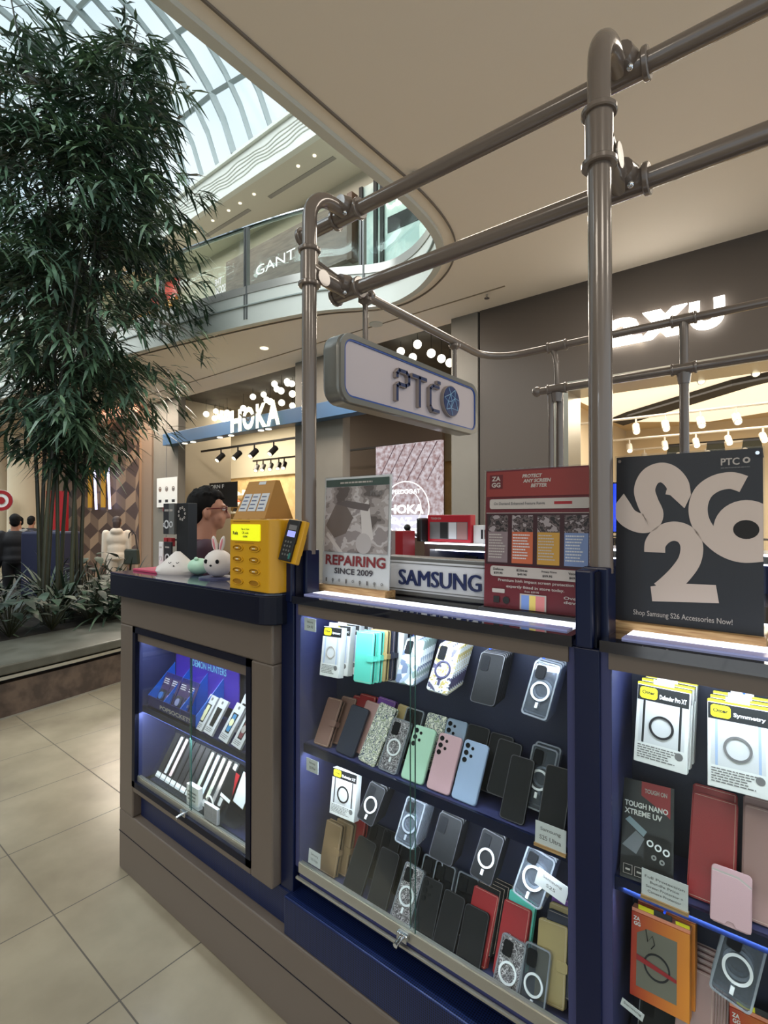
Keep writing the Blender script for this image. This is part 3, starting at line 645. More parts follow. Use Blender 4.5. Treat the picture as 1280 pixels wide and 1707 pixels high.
def cabinet(name, label, x0, x1, yf, zb, zt, shelf, split, body, hdr):
    """glass-fronted display case: back, sides, shelf, header, sill, two sliding panes, lock"""
    t = thing(name, label, 'display cabinet', (x0, yf, 0)); w = x1 - x0; D = .16
    b = MB(); b.box(0, w, D, D + .02, zb - .02, zt, 1); b.box(-.02, 0, .002, D + .02, zb - .02, zt, 0); b.box(w, w + .02, .002, D + .02, zb - .02, zt, 0)
    b.box(0, w, .0, D, zb - .046, zb - .034, 0); b.box(-.02, w + .02, .012, D + .02, zt, zt + .012, 0)
    b.build('carcass', [m_inner, m_back], t)
    MB().box(0, w, .022, D, shelf - .022, shelf, 0).build('shelf', m_inner, t)
    MB().box(0, w, .016, .024, shelf - .026, shelf + .0, 0).build('shelf_edge', m_blue, t)
    MB().box(-.004, w + .004, -.004, .010, zt - .032, zt + .011).build('header_rail', m_alu if hdr is None else hdr, t)
    b = MB(); b.box(0, w, -.004, .012, zb - .030, zb - .002); b.box(0, w, -.002, .0, zb - .002, zb + .001); b.build('sill_rail', m_alu, t)
    MB().box(-.004, w + .004, -.012, -.004, zb - .046, zb - .040).build('bright_edge', m_alu, t)
    MB().box(0, w, .024, .030, zt - .014, zt - .006).build('led_strip', m_led, t); MB().box(0, w, .028, .032, shelf - .028, shelf - .024).build('led_strip', m_led, t)
    MB().box(.05, w - .005, D - .003, D - .001, zt - .032, zt - .024).build('blue_rail', m_ledblue, t)
    xs = split - x0
    for a, c, y in ((0, xs + .02, .0), (xs, w, .006)): MB().box(a, c, y - .002, y + .001, zb, zt - .03).build('glass_door', m_glass, t)
    b = MB(); b.box(xs + .0185, xs + .020, -.0023, .0012, zb, zt - .03); b.build('glass_edge', m_glassedge, t); MB().box(xs - .0005, xs + .0005, .0037, .0072, zb, zt - .03).build('glass_edge', m_glassedge, t)
    lk = MB(); lk.box(xs - .028, xs + .004, -.018, -.004, zb - .026, zb - .006); lk.build('lock', m_chrome, t, bevel=.002)
    k = MB().tube([(xs - .014, -.016, zb - .018), (xs - .014, -.040, zb - .022)], .0065, 12); k.build('lock_barrel', m_chrome, t, smooth=True)
    return t
MAIN = cabinet('display_cabinet', 'large middle glass display cabinet full of phone cases', -1.168, -.362, .04, .462, 1.238, .812, -.76, None, m_taupe)
RIGHT = cabinet('display_cabinet', 'right glass display cabinet under the black poster with fat pale numerals', -.276, .62, .04, .462, 1.238, .800, .2, None, m_taupe)
# frames around the middle and right cabinets
fm = thing('cabinet_surround', 'glossy navy frame holding the middle and right display cabinets', 'frame', (0, 0, 0))
b = MB(); b.box(-1.247, -1.19, .034, .5, .251, 1.24); b.box(-.345, -.296, .034, .5, .251, 1.24); b.box(.65, 1.8, .034, .5, .251, 1.24)
b.box(-1.19, -.345, .07, .5, .366, .42); b.box(-.296, .65, .07, .5, .366, .42)
b.box(-1.19, -1.170, .046, .22, .42, 1.238); b.box(-.360, -.345, .046, .22, .42, 1.238); b.box(-.296, -.278, .046, .22, .42, 1.238)
b.box(-1.19, 1.8, .24, .5, .3, 1.238)
b.build('uprights', m_blue, fm, bevel=.002)
dk = thing('glass_deck', 'glossy black glass deck on top of the middle and right cabinets', 'worktop', (0, 0, 0))
for a, c in ((-1.188, -.347), (-.294, 1.8)):
    b = MB(); b.box(a, c, .026, .42, 1.2505, 1.262); b.box(a, c, .026, .0355, 1.240, 1.2505); b.build('top', m_deck, dk)
lb = thing('light_bar', 'white glowing light bar on the deck in front of the white and red posters', 'light strip', (0, 0, 1.262))
MB().box(-1.17, -.37, .094, .146, 0, .004).build('diffuser', mat('led_bar', (240, 244, 255), .5, emit=1.5), lb); MB().box(-1.172, -.368, .060, .094, 0, .0035).build('led_bleed_strip', mat('edge_lit_acrylic', (150, 156, 205), .2, emit=.22), lb)  # lilac strip: LED light bleeding forward, put in as weak emission
lb2 = dup(lb, (.91, .0, 1.262), 'white glowing light bar on the deck below the wooden foot of the black poster')

# left cabinet body: taupe block with a window and a recess below
cb = thing('counter_cabinet', 'taupe counter cabinet with a glass window at the left end of the kiosk', 'counter', (0, 0, 0))
b = MB(); X0, X1 = -2.27, -1.248
b.box(X0, X1, 0, .34, 1.045, 1.17); b.box(X0, -2.150, 0, .34, .25, 1.045); b.box(-1.355, X1, 0, .34, .36, 1.045); b.box(-2.150, -1.355, 0, .34, .36, .385)
b.box(-2.15, -1.355, .2, .34, .385, 1.045); b.box(-2.15, -1.248, .12, .34, .252, .36)
b.build('body', m_taupe, cb, bevel=.006)
b = MB()
for (a, c, e, f) in ((-2.152, -1.353, 1.022, 1.046), (-2.152, -1.353, .384, .408), (-2.152, -2.128, .384, 1.046), (-1.377, -1.353, .384, 1.046)): b.box(a, c, -.003, .05, e, f)
b.build('window_frame', m_blue_dk, cb)
LEFT = cabinet('display_cabinet', 'small left glass display cabinet with watch bands and blue card display', -2.126, -1.379, .012, .430, 1.018, .715, -1.74, None, m_taupe)
wt = thing('countertop', 'thick navy worktop with rounded corner at the left end of the kiosk', 'worktop', (0, 0, 1.171))
o = [(-2.29, -.035), (-1.29, -.035)] + [(-1.29 + .07 * math.sin(a * PI / 12), .035 - .07 * math.cos(a * PI / 12)) for a in range(1, 7)] + [(-1.22, .34), (-2.29, .34)]
MB().slab(o, 0, .090).build('slab', m_blue_dk, wt, bevel=.004); MB().slab([(x * 1.0, y) for x, y in o], .091, .096).build('surface', m_top, wt)

# ------------------------------------------------------------ pipe frame
pf = thing('pipe_scaffold', 'grey painted scaffold pipe frame rising from the kiosk', 'pipe frame', (0, 0, 0))
def P3(name, path, r, seg=16): return tube_thing(name, path, r, m_pipe, pf, seg)
def collar(p, ax, r=.036, L=.014):
    d = Vector(ax) * L / 2; p = Vector(p); return P3('collar', [p - d, p - d * .6, p + d * .6, p + d], [r * .93, r, r, r * .93], 20)
YR = .285
for x in (-1.2, -.312):
    el = [(x, .106, 1.385), (x, .106, 2.44)] + [(x, .206 - .1 * math.cos(a * PI / 16), 2.455 + .1 * math.sin(a * PI / 16)) for a in range(1, 9)] + [(x, .262, 2.555)]
    P3('post', el, .0235, 20)
    P3('tee_sleeve', [(x, .106, 2.245), (x, .106, 2.355)], .0285, 20); collar((x, .106, 2.355), (0, 0, 1)); collar((x, .106, 2.245), (0, 0, 1))
    P3('branch', [(x, .106, 2.295), (x, .15, 2.292), (x, YR, 2.285)], [.030, .026, .026], 16)
    P3('branch_rib', [(x, .13, 2.335), (x, .24, 2.318)], .006, 6); P3('branch_lobe', [(x + .030, .14, 2.27), (x + .034, .14, 2.27)], .026, 14)
    for z in (2.555, 2.285):
        P3('tee_sleeve', [(x - .055, YR, z), (x + .055, YR, z)], .0290, 18)
        for dx in (-.055, .055): collar((x + dx, YR, z), (1, 0, 0))
        P3('clamp_lobe', [(x + .012, YR - .055, z + .012), (x + .012, YR - .02, z + .012)], [.026, .034], 14)
        MB().ball((x + .03, YR - .045, z - .026), .008).build('bolt_head', m_chrome, pf, smooth=True)
P3('upper_rail', [(-1.44, YR, 2.555), (2.2, YR, 2.555)], .0235, 18); collar((-1.43, YR, 2.555), (1, 0, 0), .034, .02)
P3('lower_rail', [(-1.24, YR, 2.285), (2.2, YR, 2.285)], .0235, 18)
rb = [(-1.17, YR, 2.285), (-1.17, 1.13, 2.285)] + [(-1.0 - .17 * math.cos(a * PI / 16), 1.13 + .17 * math.sin(a * PI / 16), 2.285) for a in range(1, 9)] + [(1.8, 1.30, 2.285)]
P3('back_rail', rb, .0165, 14); collar((-1.17, .36, 2.285), (0, 1, 0), .028, .02)
P3('back_rail_lower', [(-.93, 1.30, 2.09), (1.8, 1.30, 2.09)], .0165, 14); MB().ball((-.93, 1.30, 2.09), .024).build('rail_end', m_pipe, pf, smooth=True)
for x in (-.835, -.33):
    P3('back_post', [(x, 1.33, .9), (x, 1.33, 2.09)] if x < -.5 else [(x, 1.30, .9), (x, 1.30, 2.285)], .017, 14)
    for z in (2.285, 2.09): P3('tee_sleeve', [(x - .04, 1.30, z), (x + .04, 1.30, z)], .022, 14); collar((x - .04, 1.30, z), (1, 0, 0), .025, .01); collar((x + .04, 1.30, z), (1, 0, 0), .025, .01)
    P3('tee_stub', [(x, 1.30, 2.03), (x, 1.30, 2.07)], [.020, .026], 14)
P3('curved_drop', [(-.86, 1.30, 2.28), (-.845, 1.30, 2.25), (-.838, 1.30, 2.20), (-.835, 1.30, 2.09)], .012, 12)
P3('back_post_inner', [(-.865, 1.30, .9), (-.865, 1.30, 2.07)], .014, 12)
for y in (.345, .955):
    P3('hanger', [(-1.17, y, 2.285), (-1.17, y, 2.09)], .0095, 10); P3('hanger_flange', [(-1.17, y, 2.272), (-1.17, y, 2.262), (-1.17, y, 2.250)], [.026, .026, .012], 12)
# clamp blocks at the foot of each post
for x, lab in ((-1.2, 'navy clamp block holding the left pipe post'), (-.312, 'navy clamp block holding the right pipe post')):
    t = thing('clamp_block', lab, 'bracket', (x, 0, 1.2405))
    b = MB(); b.box(-.045 if x < -1 else -.030, .004, .030, .075, 0, .155); b.box(-.045 if x < -1 else -.030, .022, .075, .132, 0, .158)
    b.build('block', m_blue, t, bevel=.004)
    MB().box(.004, .008 , .045, .075, .0, .150).build('cheek_plate', m_blue_dk, t)

# ------------------------------------------------------------ hanging kiosk sign (faces +x)
hs = thing('hanging_sign', 'rounded white hanging sign with blue rim under the pipe frame', 'sign', (0, 0, 0))
def yz(pts, x0, x1, m, name, parent, bev=0):
    b = MB(); b.prism([(y, z) for y, z in pts], -x1, -x0); b.v = [(-p[1], p[0], p[2]) for p in b.v]; b.f = [f for f in b.f]; return b.build(name, m, parent, bevel=bev, seg=3, smooth=True)
m_shell = mat('sign_shell', (122, 122, 116), .3, .2, coat=.3)
SY0, SY1, SZ0, SZ1 = .172, 1.085, 1.876, 2.108
yz(rrect(SY0, SY1, SZ0, SZ1, .055, 7), -1.21, -1.133, m_shell, 'shell', hs, .012)
def frame_yz(o, i, x0, x1, m, name):
    n = len(o); vs = [(x1, y, z) for y, z in o] + [(x1, y, z) for y, z in i] + [(x0, y, z) for y, z in o] + [(x0, y, z) for y, z in i]; fs = []
    for k in range(n):
        q = (k + 1) % n; fs += [(k, q, n + q, n + k), (n + k, n + q, 3 * n + q, 3 * n + k), (2 * n + k, 2 * n + q, q, k)]
    b = MB(); b.add(vs, fs); return b.build(name, m, hs)
frame_yz(rrect(SY0 + .002, SY1 - .002, SZ0 + .002, SZ1 - .002, .053, 7), rrect(SY0 + .02, SY1 - .02, SZ0 + .02, SZ1 - .02, .038, 7), -1.134, -1.126, m_shell, 'outer_rim')
frame_yz(rrect(SY0 + .018, SY1 - .018, SZ0 + .018, SZ1 - .018, .040, 7), rrect(SY0 + .026, SY1 - .026, SZ0 + .026, SZ1 - .026, .032, 7), -1.133, -1.1275, mat('blue_rim', (44, 78, 150), .35), 'blue_rim')
yz(rrect(SY0 + .024, SY1 - .024, SZ0 + .024, SZ1 - .024, .033, 7), -1.134, -1.1315, mat('sign_face', (190, 180, 184), .45), 'face', hs)
m_sl = mat('sign_letter_side', (150, 138, 132), .45); m_slf = mat('sign_letter_face', (34, 50, 92), .35)
def stroke(paths, w, name):                      # raised strokes in the (y, z) plane of the sign face
    for m, x0, x1, ww in ((m_sl, -1.131, -1.117, w), (m_slf, -1.1169, -1.1155, w * .75)):
        b = MB()
        for p in paths:
            pts = [Vector(q) for q in p]
            for i in range(len(pts) - 1):
                a, c = pts[i], pts[i + 1]; t = (c - a).normalized(); nn = Vector((-t.y, t.x)) * ww / 2; a = a - t * ww * .3; c = c + t * ww * .3
                q = [a + nn, a - nn, c - nn, c + nn]; b.prism([(v.x, v.y) for v in q], -x1, -x0)
        b.v = [(-p[1], p[0], p[2]) for p in b.v]; b.build(name, m, hs)
zb, zt_ = 1.930, 2.040
stroke([[(.462, zb), (.462, zb + .05), (.475, zb + .06), (.515, zb + .06), (.535, zb + .07), (.535, zt_ - .012), (.520, zt_), (.475, zt_), (.462, zt_ - .014), (.462, zb + .085)]], .016, 'letter_p')
stroke([[(.560, zt_), (.650, zt_)], [(.605, zt_), (.605, zb)]], .016, 'letter_t')
stroke([[(.742, zt_ - .012), (.70, zt_ - .012), (.680, zt_ - .026), (.680, zb + .016), (.695, zb), (.742, zb)], [(.735, zt_ + .008), (.75, zt_ + .008)]], .015, 'letter_c')
b = MB(); b.tube([(-1.131, .838, 1.990), (-1.116, .838, 1.990)], .066, 32); b.build('round_emblem_side', m_sl, hs)
b = MB(); b.tube([(-1.116, .838, 1.990), (-1.114, .838, 1.990)], .062, 32); b.build('round_emblem_face', mat('emblem_navy', (30, 52, 100), .3), hs)
b = MB()
pts = [(.838, 1.990)] + [(.838 + .058 * math.cos(a), 1.990 + .058 * math.sin(a)) for a in (.2, 1.1, 2.0, 3.0, 3.9, 4.8, 5.7)] + [(.838 + .03 * math.cos(a), 1.990 + .03 * math.sin(a)) for a in (.6, 1.9, 3.3, 4.5)]
for i, j in ((0, 8), (0, 9), (0, 10), (0, 11), (8, 1), (8, 2), (9, 2), (9, 3), (9, 4), (10, 4), (10, 5), (11, 5), (11, 6), (11, 7), (8, 7), (8, 9), (10, 11), (8, 11), (9, 10)):
    b.tube([(-1.1135, *pts[i]), (-1.1135, *pts[j])], .0013, 4)
b.build('emblem_lines', mat('emblem_line', (150, 190, 220), .3), hs)

# ------------------------------------------------------------ posters on the deck
def stand(name, label, x, y, w, h, z, face_m, wood=True, lean=2.5, cat='poster'):
    t = thing(name, label, cat, (x, y, z), (math.radians(-lean), 0, 0))
    z0 = .022 if wood else .012
    MB().box(-.004, w + .004, -.022, .03, 0, z0).build('wooden_foot' if wood else 'foot', m_wood if wood else m_black, t, bevel=.002)
    MB().box(0, w, 0, .004, z0, z0 + h).build('board', face_m, t); MB().box(-.003, w + .003, -.0022, .0062, z0, z0 + h + .003).build('acrylic_sleeve', m_acryl, t)
    return t, z0
ps, z0 = stand('poster_stand', 'white poster with REPAIRING SINCE 2009 in a clear stand', -1.205, .17, .276, .345, 1.263, m_white); Y = -.0026
m_photo = blotch('grey_photo', [(92, 84, 82), (126, 118, 116), (158, 150, 148), (184, 178, 178), (142, 134, 134)], 9, .5, stretch=(1, 1, 1.6))
MB().rect(.006, .270, z0 + .315, z0 + .338, Y).build('green_band', mat('grey_green', (62, 78, 72), .5), ps); lines(ps, .07, .21, z0 + .332, z0 + .321, 1, m_offw, Y - .0004)
MB().rect(.006, .270, z0 + .105, z0 + .314, Y).build('photograph', m_photo, ps)
b = MB(); b.flat([(.01, z0 + .19), (.05, z0 + .255), (.085, z0 + .27), (.13, z0 + .215), (.10, z0 + .165), (.05, z0 + .15)], Y - .0003); b.flat([(.16, z0 + .25), (.19, z0 + .27), (.215, z0 + .15), (.17, z0 + .13)], Y - .0003, 1)
b.flat(circ(.175, z0 + .135, .032, 20), Y - .0004, 2); b.flat([(.05, z0 + .26), (.10, z0 + .27), (.20, z0 + .255), (.19, z0 + .235), (.12, z0 + .245)], Y - .0005, 3)
b.flat([(.09, z0 + .105), (.02, z0 + .17), (.012, z0 + .16), (.07, z0 + .105)], Y - .0004, 1)
b.build('hands_photo_shapes', [mat('photo_dark', (108, 98, 94), .5), mat('photo_light', (200, 194, 192), .5), mat('photo_disc', (178, 172, 172), .5), mat('photo_grey', (96, 88, 88), .5)], ps)
text('PTC', .198, .228, z0 + .283, z0 + .298, m_greyink, ps, y=Y - .0008); MB().ring(.238, z0 + .290, .004, .007, Y - .001, Y - .0006).build('small_emblem', m_greyink, ps)
text('REPAIRING', .014, .264, z0 + .063, z0 + .096, mat('dark_red_ink', (128, 50, 54), .5), ps, y=Y - .0004, bold=.03); text('SINCE 2009', .055, .216, z0 + .036, z0 + .055, mat('grey_ink_2', (70, 66, 72), .5), ps, y=Y - .0004, bold=.025)
b = MB()
for i in range(9):
    x = .020 + i * .029; b.ring(x, z0 + .016, .003, .0045, Y - .0006, Y - .0003, 0, 10) if i % 3 else b.rect(x - .003, x + .003, z0 + .009, z0 + .021, Y - .0004)
    if i % 2: b.rect(x - .0012, x + .0012, z0 + .006, z0 + .02, Y - .0005)
b.build('repair_icons', m_greyink, ps)

ps, z0 = stand('poster_stand', 'red screen protection poster with four coloured price columns', -.618, .17, .272, .345, 1.263, mat('poster_red', (112, 26, 36), .45), False); H = z0
b = MB()
b.rect(.004, .268, H + .278, H + .341, Y, 0); b.rect(.004, .268, H + .236, H + .2375, Y, 1); b.flat(rrect(.013, .262, H + .247, H + .272, .006), Y - .0004, 2)
b.rect(.180, .222, H + .257, H + .264, Y - .0006, 3); b.rect(.004, .268, H + .108, H + .236, Y, 4)
for i, c in enumerate((5, 6, 7, 8)):
    x = .010 + i * .065; b.rect(x, x + .054, H + .113, H + .190, Y - .0004, c); b.rect(x, x + .054, H + .190, H + .231, Y - .0004, 9)
b.flat(rrect(.018, .30, H + .078, H + .104, .008), Y - .0004, 2)
b.v = [(min(p[0], .268), p[1], p[2]) for p in b.v]
b.flat(rrect(.024, .058, H + .037, H + .047, .002), Y - .0004, 2); b.rect(.098, .164, H + .002, H + .040, Y - .0004, 2)
b.rect(.102, .122, H + .002, H + .037, Y - .0006, 10); b.rect(.122, .138, H + .002, H + .037, Y - .0006, 11); b.rect(.138, .160, H + .002, H + .037, Y - .0006, 12)
b.rect(.028, .044, H + .012, H + .028, Y - .0004, 13); b.flat(circ(.062, H + .020, .009), Y - .0004, 13)
b.build('print', [mat('poster_orange_red', (132, 48, 44), .45), m_offw, m_offw, m_red, mat('poster_maroon', (52, 18, 26), .45), mat('col_grey', (128, 112, 116), .5), mat('col_orange', (188, 96, 62), .5), mat('col_gold', (186, 142, 60), .5),
    mat('col_blue', (116, 136, 178), .5), blotch('dark_photos', [(34, 28, 30), (96, 84, 84), (60, 48, 50), (150, 140, 142)], 60), mat('tab_blue', (120, 150, 215), .5), mat('tab_yellow', (230, 205, 110), .5), mat('tab_pink', (214, 130, 130), .5), m_dark], ps)
MB().rect(.012, .048, H + .298, H + .334, Y - .0004).build('maroon_square', mat('maroon_logo', (92, 24, 30), .45), ps)
text('ZA', .018, .042, H + .318, H + .330, m_offw, ps, y=Y - .0008, bold=.03); text('GG', .018, .042, H + .302, H + .314, m_offw, ps, y=Y - .0008, bold=.03)
for i, (s, a, c) in enumerate((('PROTECT', .100, .150), ('ANY SCREEN', .102, .172), ('BETTER', .122, .162))): text(s, a, c, H + .323 - i * .012, H + .332 - i * .012, m_offw, ps, y=Y - .0008, bold=.04, shear=.2)
text('On Demand Enhanced Feature Range', .025, .158, H + .255, H + .264, m_greyink, ps, y=Y - .001, bold=.02)
for i, (s, q) in enumerate((('Defense', '$29.95'), ('Elite', '$49.95'), ('Privacy Prime', '$59.95'), ('VisionGuard', '$69.95'))):
    x = .026 + i * .063; w = .028 if i < 2 else .036
    text(s, x, min(x + w, .267), H + .093, H + .099, m_ink, ps, y=Y - .001); text(q, x + .002, min(x + .026, .267), H + .083, H + .089, m_ink, ps, y=Y - .001, bold=.03)
    lines(ps, .013 + i * .065, .058 + i * .065, H + .186, H + .122, 9, m_offw if i % 2 == 0 else m_card, Y - .001, seed=i)
text('Premium high impact screen protection', .040, .228, H + .064, H + .073, m_offw, ps, y=Y - .0004); text('expertly fitted in store today.', .062, .206, H + .050, H + .059, m_offw, ps, y=Y - .0004)
text('from $39.95', .110, .146, H + .043, H + .048, m_offw, ps, y=Y - .0004); text('Over 70', .205, .262, H + .036, H + .043, m_offw, ps, y=Y - .0004); text('devices', .205, .262, H + .026, H + .033, m_offw, ps, y=Y - .0004)

ps, z0 = stand('poster_stand', 'black poster with fat pale numerals on a wooden foot', -.300, .165, .258, .352, 1.258, mat('poster_black', (27, 22, 25), .5))
sx, sz = .258 / 630, .352 / 780; C_ = lambda pts: [((x - 632) * sx, (1515 - y) * sz + z0) for x, y in pts]; m_num = mat('numeral_pale', (200, 184, 174), .5)
b = MB(); ribbon(b, C_([(915, 930), (922, 885), (890, 838), (845, 818), (795, 838), (770, 895), (785, 955), (808, 1010), (790, 1048), (745, 1052), (690, 1025), (655, 975), (628, 935)]), 100 * sx, Y, xmin=0, xmax=.258)
b.flat(C_([(868, 905), (950, 985), (978, 925), (972, 880), (930, 870)]), Y - .0001); b.build('numeral_s', m_num, ps)
b = MB(); ribbon(b, C_([(1190, 885), (1140, 868), (1080, 878), (1030, 915), (1008, 975), (1015, 1040), (1050, 1100), (1110, 1155), (1180, 1180), (1262, 1172)]), 80 * sx, Y, xmax=.258)
o = [(min(x, .258), z) for x, z in [((1198 - 632 + 128 * math.cos(a)) * sx, (1515 - 1078 + 125 * math.sin(a)) * sz + z0) for a in [2 * PI * k / 36 for k in range(36)]]]
b.flat(o, Y - .0001); b.build('numeral_six', m_num, ps); MB().flat([((1198 - 632 + 50 * math.cos(a)) * sx, (1515 - 1077 + 40 * math.sin(a)) * sz + z0) for a in [2 * PI * k / 24 for k in range(24)]], Y - .0003).build('numeral_hole', m_dark, ps)
b = MB(); ribbon(b, C_([(818, 1187), (822, 1145), (855, 1105), (905, 1088), (955, 1105), (980, 1150), (972, 1215), (935, 1275), (885, 1330), (850, 1362)]), 96 * sx, Y)
b.flat(C_([(800, 1345), (900, 1322), (1080, 1318), (1092, 1394), (808, 1412)]), Y - .0001); b.build('numeral_two', m_num, ps)
text('Shop Samsung S26 Accessories Now!', .036, .210, z0 + .012, z0 + .026, m_offw, ps, y=Y - .0003, bold=.006)
text('PTC', .192, .222, z0 + .322, z0 + .336, m_offw, ps, y=Y - .0003); b = MB(); b.ring(.233, z0 + .330, .003, .006, Y - .0006, Y - .0002, 0, 12); b.build('small_emblem', m_offw, ps); lines(ps, .192, .24, z0 + .319, z0 + .315, 1, m_greyink, Y - .0003)
for x in (.008, .250): MB().tube([(x, -.003, z0 + .342), (x, -.0065, z0 + .342)], .0035, 10).build('screw_cap', m_chrome, ps)

# lit box sign behind the posters
sb = thing('light_box_sign', 'low white box sign with dark blue letters between the two tall posters', 'sign', (-1.0, .245, 1.263))
MB().box(-.01, .50, 0, .06, -.02 + .021, .118).build('case', m_steel, sb, bevel=.003); MB().box(.006, .485, -.004, 0, .014, .106).build('face', mat('box_face', (212, 214, 218), .4), sb)
b = MB(); b.box(.012, .480, -.0055, -.004, .098, .1005); b.box(.012, .480, -.0055, -.004, .019, .0215); b.box(.012, .0145, -.0055, -.004, .019, .1005); b.build('inner_line', m_steel, sb)
m_dbl = mat('dark_blue_letter', (30, 42, 86), .3)
for dx in (0, .002): text('SAMSUNG', .059 + dx, .337 + dx, .034, .080, m_dbl, sb, y=-.004, depth=.006 + dx * .1, bold=.0)

# ------------------------------------------------------------ phone cases, wallets and boxes
def item(name, label, cat, x, y, z, lean=30, roll=0, group=None):
    t = thing(name, label, cat, (x, y, z), group=group)
    t.rotation_euler = (Matrix.Rotation(math.radians(-lean), 4, 'X') @ Matrix.Rotation(math.radians(roll), 4, 'Y')).to_euler(); return t
m_hole = mat('camera_hole', (12, 13, 18), .7, spec=.2); m_stitch = mat('stitch_line', (214, 190, 170), .6)
def case(name, label, x, y, z, w=.068, L=.133, lean=30, roll=0, m=None, kind='plain', ringm=None, group=None, pat=None, r=None):
    t = item(name, label, 'phone case', x, y, z, lean, roll, group); h = w / 2; r = r or w * .13
    o = rrect(-h, h, 0, L, r)
    if kind == 'clear':
        MB().prism(rrect(-h + .003, h - .003, .003, L - .003, r * .8), .001, .003).build('back_plate', pat or m_clear, t)
        i = rrect(-h + .0035, h - .0035, .0035, L - .0035, r * .75); n = len(o); b = MB()
        vs = [(a, -.001, c) for a, c in o] + [(a, -.001, c) for a, c in i] + [(a, .011, c) for a, c in o] + [(a, .011, c) for a, c in i]; fs = []
        for k in range(n):
            q = (k + 1) % n; fs += [(n + k, n + q, q, k), (2 * n + q, 2 * n + k, k, q)[::1], (3 * n + k, 3 * n + q, n + q, n + k), (2 * n + k, 2 * n + q, 3 * n + q, 3 * n + k)]
        b.add(vs, fs).build('bumper', m_clearrim, t, smooth=True)
        b = MB(); b.prism(rrect(-h + .008, -h + .030, L * .68, L - .010, .005), -.002, .0005); b.build('camera_window', m_hole if pat is None or pat is m_tpuclear else m_hole, t)
    else:
        MB().prism(o, 0, .010).build('shell', m, t, bevel=.0022, smooth=True)
        if m is m_tpu:
            i = rrect(-h + .0016, h - .0016, .0016, L - .0016, r * .9); n = len(o); b = MB(); b.add([(a, -.0004, c) for a, c in o] + [(a, -.0004, c) for a, c in i], [(n + k, n + (k + 1) % n, (k + 1) % n, k) for k in range(n)]); b.build('raised_lip', m_lip, t)
    if kind == 'five':
        for i, (dx, dz, rr) in enumerate(((.012, .014, .0062), (.012, .031, .0062), (.012, .048, .0062), (.027, .018, .0040), (.027, .036, .0040))):
            MB().tube([(-h + dx, -.0012, L - dz), (-h + dx, .001, L - dz)], rr, 16).build('camera_hole', m_hole, t)
    if kind == 'window': MB().prism(rrect(-h + .006, -h + .028, L - .045, L - .008, .005), -.0012, .001).build('camera_window', m_hole, t)
    if ringm is not None:
        MB().ring(0, L * .46, w * .285, w * .36, -.0028, .001, 0, 30).build('magnet_ring', ringm, t); MB().box(-.003, .003, -.0028, .001, L * .46 - w * .62, L * .46 - w * .42).build('magnet_bar', ringm, t)
    return t
m_ringw = mat('white_ring', (228, 230, 232), .35); m_tpuclear = clear('smoky_case', (60, 62, 66), .5, .25, (70, 72, 78))
def wallet(name, label, x, y, z, w=.070, L=.135, lean=30, roll=0, m=None, group=None, strap=True, th=.016):
    t = item(name, label, 'wallet case', x, y, z, lean, roll, group); h = w / 2
    b = MB(); b.prism(rrect(-h, h, 0, L, .006), 0, .004); b.prism(rrect(-h, h, 0, L, .006), th - .004, th); b.build('covers', m, t, bevel=.0012)
    MB().box(-h - .001, -h + .003, .001, th - .001, .004, L - .004).build('spine', m, t); MB().prism(rrect(-h + .004, h - .003, .003, L - .003, .005), .005, th - .005).build('inner_shell', m_tpu, t)
    if strap: MB().prism(rrect(h - .022, h + .004, L * .42, L * .56, .006), -.003, 0).build('clasp', m, t, bevel=.001); MB().box(h, h + .004, -.002, th, L * .44, L * .54).build('clasp_strap', m, t)
    b = MB(); e = .0035; b.rect(-h + e, h - e, L - e - .0006, L - e, -.0004); b.rect(-h + e, h - e, e, e + .0006, -.0004); b.rect(h - e - .0006, h - e, e, L - e, -.0004); b.build('stitching', m_stitch, t)
    return t
def box_pack(name, label, x, y, z, w=.09, L=.145, lean=10, roll=0, title='Symmetry', group=None, ringm=None, side=(200, 204, 208), caseb=False, tab=True, th=.022, top=None):
    t = item(name, label, 'boxed phone case', x, y, z, lean, roll, group); h = w / 2
    b = MB(); b.box(-h, h, .0, th, 0, L, 0)
    b.build('carton', m_white, t, bevel=.001)
    MB().rect(-h + .001, h - .001, L * .80, L - .001, -.0006).build('black_band', m_black, t); MB().rect(-h + .006, h - .006, L * .26, L * .80, -.0006).build('window', m_card, t)
    b = MB(); b.rect(-h + .012, -h + .016, L * .26, L * .80, -.0009); b.rect(h - .016, h - .012, L * .26, L * .80, -.0009); b.build('case_sides', m_black if caseb else m_lblue, t)
    MB().ring(0, L * .49, w * .19, w * .235, -.0022, -.0008, 0, 30).build('magnet_ring', ringm or m_greyink, t)
    MB().flat(rrect(-h + .005, -h + .036, L * .825, L * .975, .006), -.0010).build('yellow_badge', m_yellowl, t); text('OtterBox'[:5], -h + .009, -h + .032, L * .885, L * .93, m_ink, t, y=-.0014, bold=.03)
    text(title, -h + .040, h - .005, L * .85, L * .91, m_white, t, y=-.0012, bold=.03)
    MB().rect(-h + .001, h - .001, .001, L * .26, -.0010).build('white_panel', m_white, t); lines(t, -h + .006, h - .012, L * .24, L * .06, 6, m_greyink, -.0014, seed=3)
    MB().flat(circ(h - .014, L * .19, .007, 16), -.0014).build('grey_seal', m_greyink, t)
    if top: MB().box(-h, h, .0005, th, L, L + .004).build('yellow_top', m_yellowl, t)
    if tab: MB().box(-.018, .018, .002, .003, L, L + .013).build('hang_tab', m_white, t)
    return t
def stack(src, n, label, group, dy=.011, dz=.001, dx=.0):
    for k in range(1, n + 1):
        dup(src, (src.location.x + dx * k, src.location.y + dy * k, src.location.z + dz * k), label, group)
